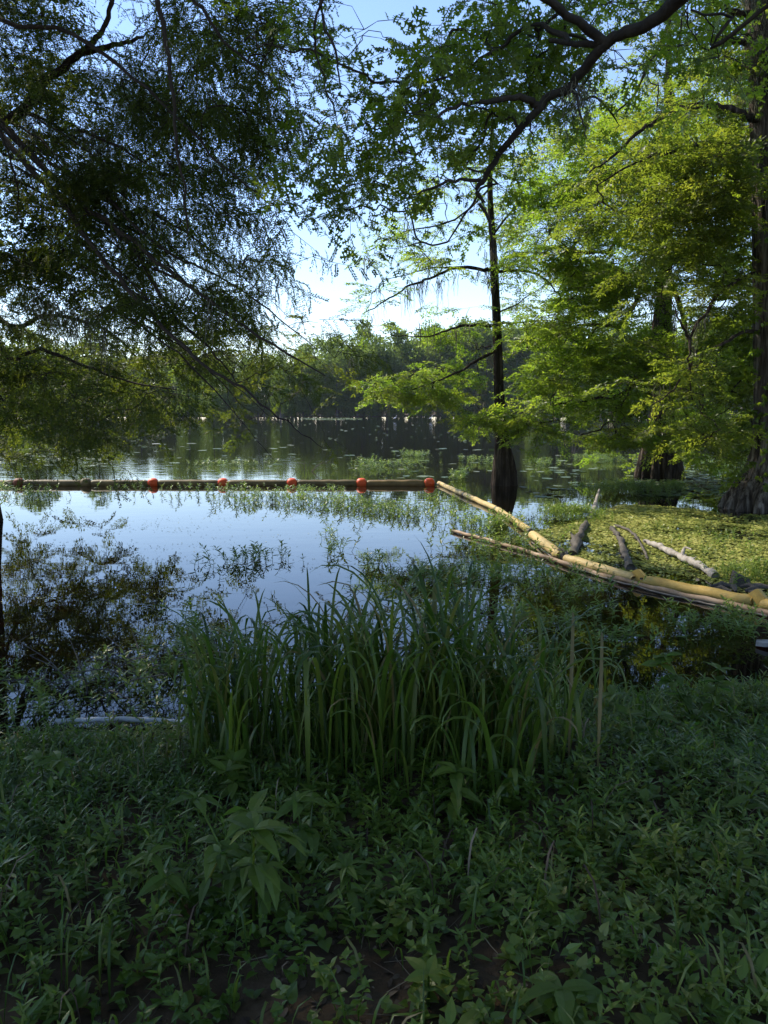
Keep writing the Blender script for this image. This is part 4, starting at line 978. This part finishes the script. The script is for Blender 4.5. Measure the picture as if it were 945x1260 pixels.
patch([(560, 640), (600, 648), (640, 650)], 140, (.4, .5), 1.2, 'leafy water plant crowding the tan boom in front of the slim cypress')
patch([(540, 618), (560, 630)], 44, (.3, .5), 1.1, 'loose sprigs floating at the bend of the tan boom')
patch([(600, 668), (640, 690)], 60, (.5, .3), 1.1, 'dark leafy sprigs in front of the floating pole')
patch([(250, 700), (300, 690), (345, 685)], 46, (.3, .22), 1.05, 'dark silhouetted sprigs in the open reflection left of the tall grass')
patch([(405, 655), (425, 672), (418, 690)], 20, (.12, .2), 1.1, 'single dark trailing sprig in the middle of the sky reflection')
patch([(460, 690), (455, 700)], 12, (.06, .1), 1.2, 'thin dark sprig above the middle of the tall grass')
patch([(500, 720), (560, 712), (620, 706), (680, 715), (720, 740)], 200, (.3, .35), 1.05, 'dense dark water plant thicket behind the right half of the tall grass')
patch([(560, 760), (640, 760), (720, 775), (760, 790)], 100, (.3, .3), 1.0, 'leafy tangle in the shaded shallows right of the tall grass')
patch([(850, 770), (890, 775), (925, 768)], 70, (.3, .2), 1.0, 'small leafy plant in the water below the boom at the right edge')
patch([(20, 850), (110, 862), (180, 868), (225, 820)], 150, (.5, .3), .85, 'dark leafy tangle in the shallows at the left bank')
patch([(225, 760), (240, 830)], 50, (.15, .3), 1.0, 'dark leafy tangle against the left side of the tall grass')
# bright mounds
patch([(690, 637), (712, 635)], 420, (.28, .35), 1.0, 'rounded bright green plant mound at the left tip of the duckweed', SPR_DENSE, 'plant_mound', dome_h=.14)
patch([(735, 607), (765, 604), (790, 603)], 520, (.35, .6), 1.1, 'long bright green plant mound behind the duckweed near the broad cypress', SPR_DENSE, 'plant_mound', dome_h=.2)
patch([(722, 568), (748, 566)], 260, (.4, .8), 1.3, 'bright green plant mound far out left of the broad cypress', SPR_DENSE, 'plant_mound', dome_h=.2)
patch([(822, 604), (830, 600)], 110, (.15, .3), 1.0, 'small green plant tuft in front of the broad cypress base', SPR_DENSE, 'plant_mound', dome_h=.1)
patch([(930, 712), (960, 718)], 200, (.3, .3), 1.0, 'bright ferny plant beside the broken wood chunk at the right edge', SPR_DENSE, 'plant_mound', dome_h=.12)
patch([(790, 575), (880, 572), (930, 570)], 130, (.8, .8), 1.2, 'green sprigs standing among lily pads between the two right cypresses')
patch([(840, 650), (900, 668), (930, 690)], 46, (.5, .5), .8, 'thin dark sprigs rising from the duckweed carpet')

# ================================================================== 10. tall grass
def blades(n, base_fn, h, w, bend, seg=9, pw=4.0):
    """returns verts, faces, rnd for n curved ribbons"""
    P0 = base_fn(n); H = h * rng.uniform(.38, 1.1, n); az = rng.uniform(0, 2 * pi, n); bd = bend * rng.uniform(.35, 1.3, n)
    t = np.linspace(0, 1, seg + 1)[None]
    ang = (bd[:, None] * t ** pw) + rng.uniform(.02, .22, n)[:, None]      # angle from vertical
    ds = (H / seg)[:, None]
    hx = np.cumsum(np.sin(ang) * ds, 1); hz = np.cumsum(np.cos(ang) * ds, 1); hx -= hx[:, :1]; hz -= hz[:, :1]
    C = P0[:, None] + np.stack([hx * np.cos(az)[:, None], hx * np.sin(az)[:, None], hz], -1)
    tw = rng.uniform(-.9, .9, n)[:, None] * t
    sx = -np.sin(az)[:, None] * np.cos(tw); sy = np.cos(az)[:, None] * np.cos(tw); sz = np.sin(tw) * .6
    S = np.stack([sx, sy, sz], -1); wd = (w * rng.uniform(.6, 1.25, n))[:, None, None] * (np.minimum(1, .3 + 1.8 * t) * (1 - t ** 7))[..., None]
    fold = np.stack([-np.cos(az)[:, None] * np.ones_like(t), -np.sin(az)[:, None] * np.ones_like(t), np.zeros_like(C[..., 0])], -1) * wd * .35
    V = np.stack([C - S * wd, C + fold, C + S * wd], 2).reshape(n, -1, 3)
    f = np.array([[3 * q + e, 3 * q + e + 1, 3 * q + e + 4, 3 * q + e + 3] for q in range(seg) for e in (0, 1)])
    off = (np.arange(n) * V.shape[1])[:, None, None]
    return V.reshape(-1, 3), (f[None] + off).reshape(-1, 4), rng.random(n).repeat(V.shape[1])
def gz(x, y): return ground_z(np.asarray(x, float), np.asarray(y, float))
def ongz(px, py):
    z = 0.
    for _ in range(12): q = onz(px, py, z); z = float(gz(q[0], q[1]))
    return q
def grass_clump(px, py, n, sx, sy, h, w, bend, label, name='tall_grass'):
    c = ongz(px, py)
    def fn(k):
        g = rng.normal(size=(k, 2)) * np.array([sx, sy]); x, y = c[0] + g[:, 0], c[1] + g[:, 1]; return np.stack([x, y, np.maximum(gz(x, y), -.12) - .02], 1)
    n = int(n * 1.35); h = h * .88; mb = MB(); V, Fq, r_ = blades(n, fn, h, w * .85, bend * 1.5, 14); mb.add(V, Fq, r_, True)
    o = mb.build(name, M['grass'], None, c); o.location = tuple(c); tag(o, label, 'tall grass')
grass_clump(285, 925, 75, .12, .14, 1.18, .011, 1.9, 'tall grass clump at the left end of the row with a few upright blades')
grass_clump(345, 925, 100, .2, .16, 1.2, .012, 2.1, 'tall grass clump second from the left, blades arching over the water')
grass_clump(425, 925, 130, .2, .16, 1.32, .012, 2.2, 'dense tall grass clump at the centre left with drooping tips')
grass_clump(500, 925, 120, .22, .16, 1.34, .013, 1.8, 'tallest grass clump in the middle of the row')
grass_clump(575, 930, 105, .22, .16, 1.08, .012, 2.0, 'dark tall grass clump right of the tallest one')
grass_clump(628, 925, 75, .17, .16, 1.02, .012, 1.7, 'tall grass clump at the right end of the row, straight blades')
grass_clump(715, 880, 16, .22, .2, .85, .010, 2.2, 'thin sparse grass arching over the water right of the tall row')
grass_clump(600, 985, 13, .1, .08, .85, .016, 3.0, 'pale bent grass blades folded over in front of the right clumps')
grass_clump(295, 965, 9, .04, .04, .75, .015, .9, 'lighter upright grass blades in front of the left clumps')
grass_clump(790, 900, 20, .2, .15, .55, .008, 1.8, 'short grass tuft on the right bank')

# ================================================================== 11. broad-leaved plants on the bank
def broad_plant(px, py, h, nst, ls, label, leaf=WIDE, name='broadleaf_plant', whorl=6, tiers=3, spread=.12):
    c = ongz(px, py); root_ = empty(name, c, label, 'plant'); sb = MB(); lb = MB()
    for s in range(nst):
        le = hdir(1)[0] * spread * rng.uniform(.2, 1.2) * (0 if nst == 1 else 1); hh = h * rng.uniform(.75, 1.1)
        P = spline([np.zeros(3) + le * .15, le * .6 + np.array([0, 0, hh * .5]), le * 1.2 + np.array([0, 0, hh])], 4); tube(sb, P, np.linspace(.006, .003, len(P)), 6)
        for ti in range(tiers):
            q = P[int(len(P) - 1 - ti * len(P) / (tiers + 1))]; n = whorl if ti == 0 else max(3, whorl - 2)
            a = rng.uniform(0, 6.28) + np.arange(n) * 2 * pi / n + rng.normal(size=n) * .25; el = rng.uniform(-.25, .45, n) + (.25 if ti == 0 else -.1)
            D = np.stack([np.cos(a) * np.cos(el), np.sin(a) * np.cos(el), np.sin(el)], 1)
            stamp(lb, leaf, np.repeat(q[None], n, 0), frames(D, rng.normal(size=n) * .25), ls * rng.uniform(.7, 1.15, n) * (1 if ti else .9))
    sb.build('stem', M['ground_leaf'], root_); lb.build('leaves', M['broad'], root_)
broad_plant(312, 1128, .37, 4, .12, 'largest broad-leaved plant in the left foreground', spread=.16)
broad_plant(235, 1125, .22, 2, .10, 'broad-leaved plant at the left side of the largest one', spread=.1)
broad_plant(378, 1075, .27, 2, .12, 'broad-leaved plant with big drooping leaves right behind the largest one', spread=.1)
broad_plant(430, 1140, .18, 2, .085, 'small broad-leaved plant right of the largest one', spread=.08, tiers=2)
broad_plant(560, 1010, .24, 1, .14, 'single dark broad-leaved plant under the middle of the tall grass', whorl=7, tiers=3)
broad_plant(302, 985, .24, 2, .12, 'pale-topped leafy plant under the left end of the tall grass', leaf=OVAL)
broad_plant(262, 930, .34, 3, .10, 'slim leafy herb against the left end of the tall grass', leaf=OVAL, tiers=4)
broad_plant(527, 1238, .10, 1, .085, 'small bright seedling with oval leaves near the bottom edge', leaf=OVAL, whorl=5, tiers=2)
broad_plant(868, 905, .42, 4, .12, 'leafy plant on the right bank by the dark water', leaf=OVAL, tiers=4, spread=.2)
broad_plant(790, 925, .3, 3, .11, 'leafy plant left of the one by the dark water', leaf=OVAL, tiers=3, spread=.18)
broad_plant(905, 1010, .22, 2, .11, 'thin pale herb on the right bank near the edge of the picture', leaf=LANCE, tiers=3)
broad_plant(60, 985, .22, 2, .12, 'leafy plant with drooping leaves at the upper left of the bank', leaf=WIDE, tiers=2)
broad_plant(800, 1075, .16, 1, .09, 'small shiny-leaved herb catching light on the right of the bank', leaf=OVAL, tiers=3)
broad_plant(690, 1255, .1, 1, .13, 'broad-leaved plant cut by the bottom edge right of centre', leaf=WIDE, whorl=5, tiers=2)

# ================================================================== 12. ground cover (stuff)
def scatter(n, dens=None, x=(-6.6, 6.6), y=(.6, 6.3), ex=.02):
    n = int(n * 1.45); P = np.stack([rng.uniform(*x, n), rng.uniform(*y, n)], 1)
    P = P[(shore_y(P[:, 0]) - P[:, 1] > -ex)]; P = P[np.abs(P[:, 0]) < P[:, 1] * .62 + 2.3]
    if dens is not None: P = P[rng.random(len(P)) < dens(P)]
    return P
def fbm(P, s, o=0): return np.sin(P[:, 0] * s + o + 1.3 * np.sin(P[:, 1] * s * .8 + o)) * .5 + np.sin(P[:, 1] * s * 1.3 + 2.1 * o + np.sin(P[:, 0] * s * 1.9)) * .5
def bare(P):  # bare soil around the bottom centre and bottom right
    b = np.exp(-(((P[:, 0] + .12) / .42) ** 2 + ((P[:, 1] - 1.95) / .30) ** 2)) + .8 * np.exp(-(((P[:, 0] - .85) / .35) ** 2 + ((P[:, 1] - 2.05) / .16) ** 2)) + .7 * np.exp(-(((P[:, 0] + .25) / .3) ** 2 + ((P[:, 1] - 2.45) / .12) ** 2)) + .7 * np.exp(-(((P[:, 0] + 1.25) / .2) ** 2 + ((P[:, 1] - 1.9) / .12) ** 2))
    return b * .75
def upright(n, tilt=.3):
    a = rng.uniform(0, 6.28, n); R = np.zeros((n, 3, 3)); R[:, 0, 0] = np.cos(a); R[:, 0, 1] = -np.sin(a); R[:, 1, 0] = np.sin(a); R[:, 1, 1] = np.cos(a); R[:, 2, 2] = 1
    R[:, 0, 2] = rng.normal(size=n) * tilt; R[:, 1, 2] = rng.normal(size=n) * tilt; return R
# vine / heart leaves
HRT = [sprig_tpl(s + 300, 4, .09, HEART, .042, .6, .0012) for s in range(5)]
HERB = [sprig_tpl(s + 320, 12, .13, OVAL, .040, .5, .0016) for s in range(6)]
LNC = [sprig_tpl(s + 340, 14, .15, LANCE, .052, .6, .0015) for s in range(6)]
def cover(name, tpls, P, sc, label, cat, mat='ground_leaf'):
    n = len(P); pos = np.column_stack([P, gz(P[:, 0], P[:, 1]) - .005]); R = upright(n, .3); lb = MB(); pick = rng.integers(0, len(tpls), n); s_ = sc * rng.uniform(.6, 1.35, n)
    rn = np.clip(.5 + .3 * fbm(P, 1.9, 1) + rng.normal(size=n) * .18, 0, 1)
    for q, (lf, tw) in enumerate(tpls):
        k = pick == q; stamp(lb, lf, pos[k], R[k], s_[k], rn[k]); stamp(lb, tw, pos[k], R[k], s_[k], rn[k])
    tag(lb.build(name, M[mat]), label, cat, kind='stuff'); print(name, n)
cover('heart_leaf_cover', HRT, scatter(17000, lambda P: np.clip((.5 + .5 * fbm(P, 2.3, .3) + .45 * (P[:, 0] > -.6)) * (1 - .85 * bare(P)), 0, 1)), 1.0, 'low carpet of heart-shaped leaves on the shaded bank', 'ground cover')
cover('leafy_herb_cover', HERB, scatter(9500, lambda P: np.clip((.45 + .5 * fbm(P, 1.7, 2.3)) * (1 - 1.1 * bare(P)), 0, 1)), 1.0, 'low oval-leaved herbs covering the shaded bank', 'ground cover')
cover('narrow_leaf_herb_cover', LNC, scatter(9500, lambda P: np.clip((.45 + .5 * fbm(P, 1.5, 4.1) + .3 * (P[:, 1] > 3.2)) * (1 - 1.1 * bare(P)), 0, 1)), 1.05, 'narrow-leaved weeds covering the shaded bank', 'ground cover')
cover('water_edge_herb_cover', LNC, np.array([p for p in scatter(2000, None, y=(3.8, 6.3), ex=.12) if shore_y(p[0]) - p[1] < .55]), 1.0, 'straggling weeds along the edge of the dark water', 'ground cover')
# short grass, mostly left
Pg = scatter(16000, lambda P: np.clip((.25 + .5 * (P[:, 0] < -.4) + .35 * fbm(P, 1.6, 5) + .25 * (P[:, 1] > 3.4)) * (1 - bare(P)), 0, 1))
mb = MB(); kk = len(Pg) 
def fn(k): return np.column_stack([Pg + rng.normal(size=Pg.shape) * .02, gz(Pg[:, 0], Pg[:, 1]) - .01])
V, Fq, r_ = blades(kk, fn, .24, .0042, 2.2, 5); mb.add(V, Fq, r_, True)
tag(mb.build('short_grass', M['grass']), 'short bending grass growing over the left of the shaded bank', 'grass', kind='stuff')
Pd = scatter(700); mb = MB()
def fn(k): return np.column_stack([Pd, gz(Pd[:, 0], Pd[:, 1]) - .01])
V, Fq, r_ = blades(len(Pd), fn, .3, .003, 2.4, 5); mb.add(V, Fq, r_, True)
tag(mb.build('dry_grass', M['litter']), 'thin dry brown grass stalks scattered through the green bank', 'dry grass', kind='stuff')
RND = [sprig_tpl(s + 360, 5, .11, OVAL, .075, .5, .002) for s in range(5)]
cover('round_leaf_cover', RND, scatter(1500, lambda P: np.clip((.5 + .5 * fbm(P, 2.9, 6)) * (1 - bare(P)), 0, 1)), 1.0, 'larger oval leaves standing above the low ground cover', 'ground cover', 'broad')
# leaf litter and fallen twigs
Pl = scatter(26000, lambda P: np.clip(.4 + .8 * bare(P), 0, 1)); n = len(Pl); mb = MB()
D = hdir(n); D[:, 2] = rng.normal(size=n) * .15
stamp(mb, OVAL, np.column_stack([Pl, gz(Pl[:, 0], Pl[:, 1]) + .006]), frames(D, rng.normal(size=n) * .5), rng.uniform(.01, .045, n))
Pt = scatter(4500, lambda P: np.clip(.3 + .8 * bare(P), 0, 1))
for p_ in Pt:
    d_ = hdir(1)[0] * rng.uniform(.04, .16); c = np.array([p_[0], p_[1], float(gz(p_[0], p_[1])) + .008]); tube(mb, [c - d_, c + rng.normal(size=3) * .008 + [0, 0, .006], c + d_], [.0012, .0016, .0008], 3, cap=False)
tag(mb.build('leaf_litter', M['litter']), 'brown leaf litter and fallen twigs on the bare soil of the bank', 'leaf litter', kind='stuff')

bpy.ops.mesh.primitive_cube_add(size=1) if False else None
mb = MB(); x0, x1, y0, y1, z0, z1 = -700, 700, -300, 900, -3.5, 42
mb.add([[x0, y0, z0], [x1, y0, z0], [x1, y1, z0], [x0, y1, z0], [x0, y0, z1], [x1, y0, z1], [x1, y1, z1], [x0, y1, z1]], np.array([[0, 3, 2, 1], [4, 5, 6, 7], [0, 1, 5, 4], [1, 2, 6, 5], [2, 3, 7, 6], [3, 0, 4, 7]]))
m, nt, N, L_ = new_mat('haze'); out = N.new('ShaderNodeOutputMaterial'); pv = N.new('ShaderNodeVolumePrincipled'); pv.inputs['Density'].default_value = .00014; pv.inputs['Color'].default_value = (.80, .90, 1, 1)
L_.new(pv.outputs[0], out.inputs['Volume']); tag(mb.build('haze', m), kind='stuff')

# egrets far out
def egret(px, py, lab):
    c = onz(px, py); root_ = empty('egret', (c[0], c[1], 0), lab, 'bird'); mb = MB()
    P = spline([[-.30, 0, .42], [-.12, 0, .50], [.10, 0, .55], [.20, 0, .62], [.17, 0, .75], [.24, 0, .88], [.28, 0, .92], [.34, 0, .915]], 4)
    r = np.interp(np.linspace(0, 1, len(P)), [0, .14, .28, .4, .5, .7, .85, .93, 1], [.02, .09, .10, .05, .028, .022, .035, .028, .012])
    tube(mb, P, r, 10); mb.build('body', M['feather'], root_)
    mb = MB(); tube(mb, [[.33, 0, .915], [.44, 0, .90]], [.012, .003], 6); mb.build('beak', M['yellow'], root_)
    for s in (-.03, .03):
        mb = MB(); tube(mb, [[0, s, .5], [.02, s, .28], [-.01, s, -.1]], .01, 5); mb.build('leg', M['metal'], root_)
egret(486, 518, 'tiny white wading bird on the far water, left one of two')
egret(530, 518, 'tiny white wading bird on the far water, right one of two')

# ================================================================== sky, sun, camera
SUN_EL = radians(45); SUN_AZ = radians(-50)      # azimuth from +Y, negative = left
w = bpy.data.worlds.new('World'); scene.world = w; w.use_nodes = True; nt = w.node_tree; nt.nodes.clear()
bg = nt.nodes.new('ShaderNodeBackground'); sk = nt.nodes.new('ShaderNodeTexSky'); wo = nt.nodes.new('ShaderNodeOutputWorld')
sk.sky_type = 'NISHITA'; sk.sun_disc = False; sk.sun_elevation = SUN_EL; sk.sun_rotation = SUN_AZ
sk.air_density = 1.1; sk.dust_density = 0.0; sk.ozone_density = 2.2
bg.inputs[1].default_value = .125
mxs = nt.nodes.new('ShaderNodeMix'); mxs.data_type = 'RGBA'; mxs.blend_type = 'MULTIPLY'; mxs.inputs['Factor'].default_value = 1; mxs.inputs['B'].default_value = (1.0, .98, 1.06, 1)
nt.links.new(sk.outputs[0], mxs.inputs['A']); nt.links.new(mxs.outputs['Result'], bg.inputs[0]); nt.links.new(bg.outputs[0], wo.inputs[0])
sd = bpy.data.lights.new('sun', 'SUN'); sd.energy = 4.2; sd.angle = radians(.53); sd.color = (1, .91, .76)
so = bpy.data.objects.new('sun', sd); COL.objects.link(so)
import mathutils
dv = mathutils.Vector((sin(SUN_AZ) * cos(SUN_EL), cos(SUN_AZ) * cos(SUN_EL), sin(SUN_EL)))
so.rotation_euler = dv.to_track_quat('Z', 'Y').to_euler()
cd = bpy.data.cameras.new('camera'); co = bpy.data.objects.new('camera', cd); COL.objects.link(co)
co.location = (0, 0, CAMZ); co.rotation_euler = (pi / 2 - PITCH, 0, 0)
cd.sensor_width = 36; cd.sensor_fit = 'AUTO'; cd.lens = 36 * F / 1260; cd.clip_start = .05; cd.clip_end = 6000
scene.camera = co
scene.view_settings.view_transform = 'Standard'; scene.view_settings.look = 'None'; scene.view_settings.gamma = 1
scene.view_settings.exposure = 0.95
scene.render.resolution_x = 768; scene.render.resolution_y = 1024
scene.render.engine = 'CYCLES'
scene.cycles.max_bounces = 6; scene.cycles.transparent_max_bounces = 8; scene.cycles.diffuse_bounces = 3; scene.cycles.transmission_bounces = 3; scene.cycles.volume_bounces = 0
scene.cycles.sample_clamp_indirect = 6
scene.cycles.caustics_reflective = False; scene.cycles.caustics_refractive = False
print('polys', sum(len(m_.polygons) for m_ in bpy.data.meshes))
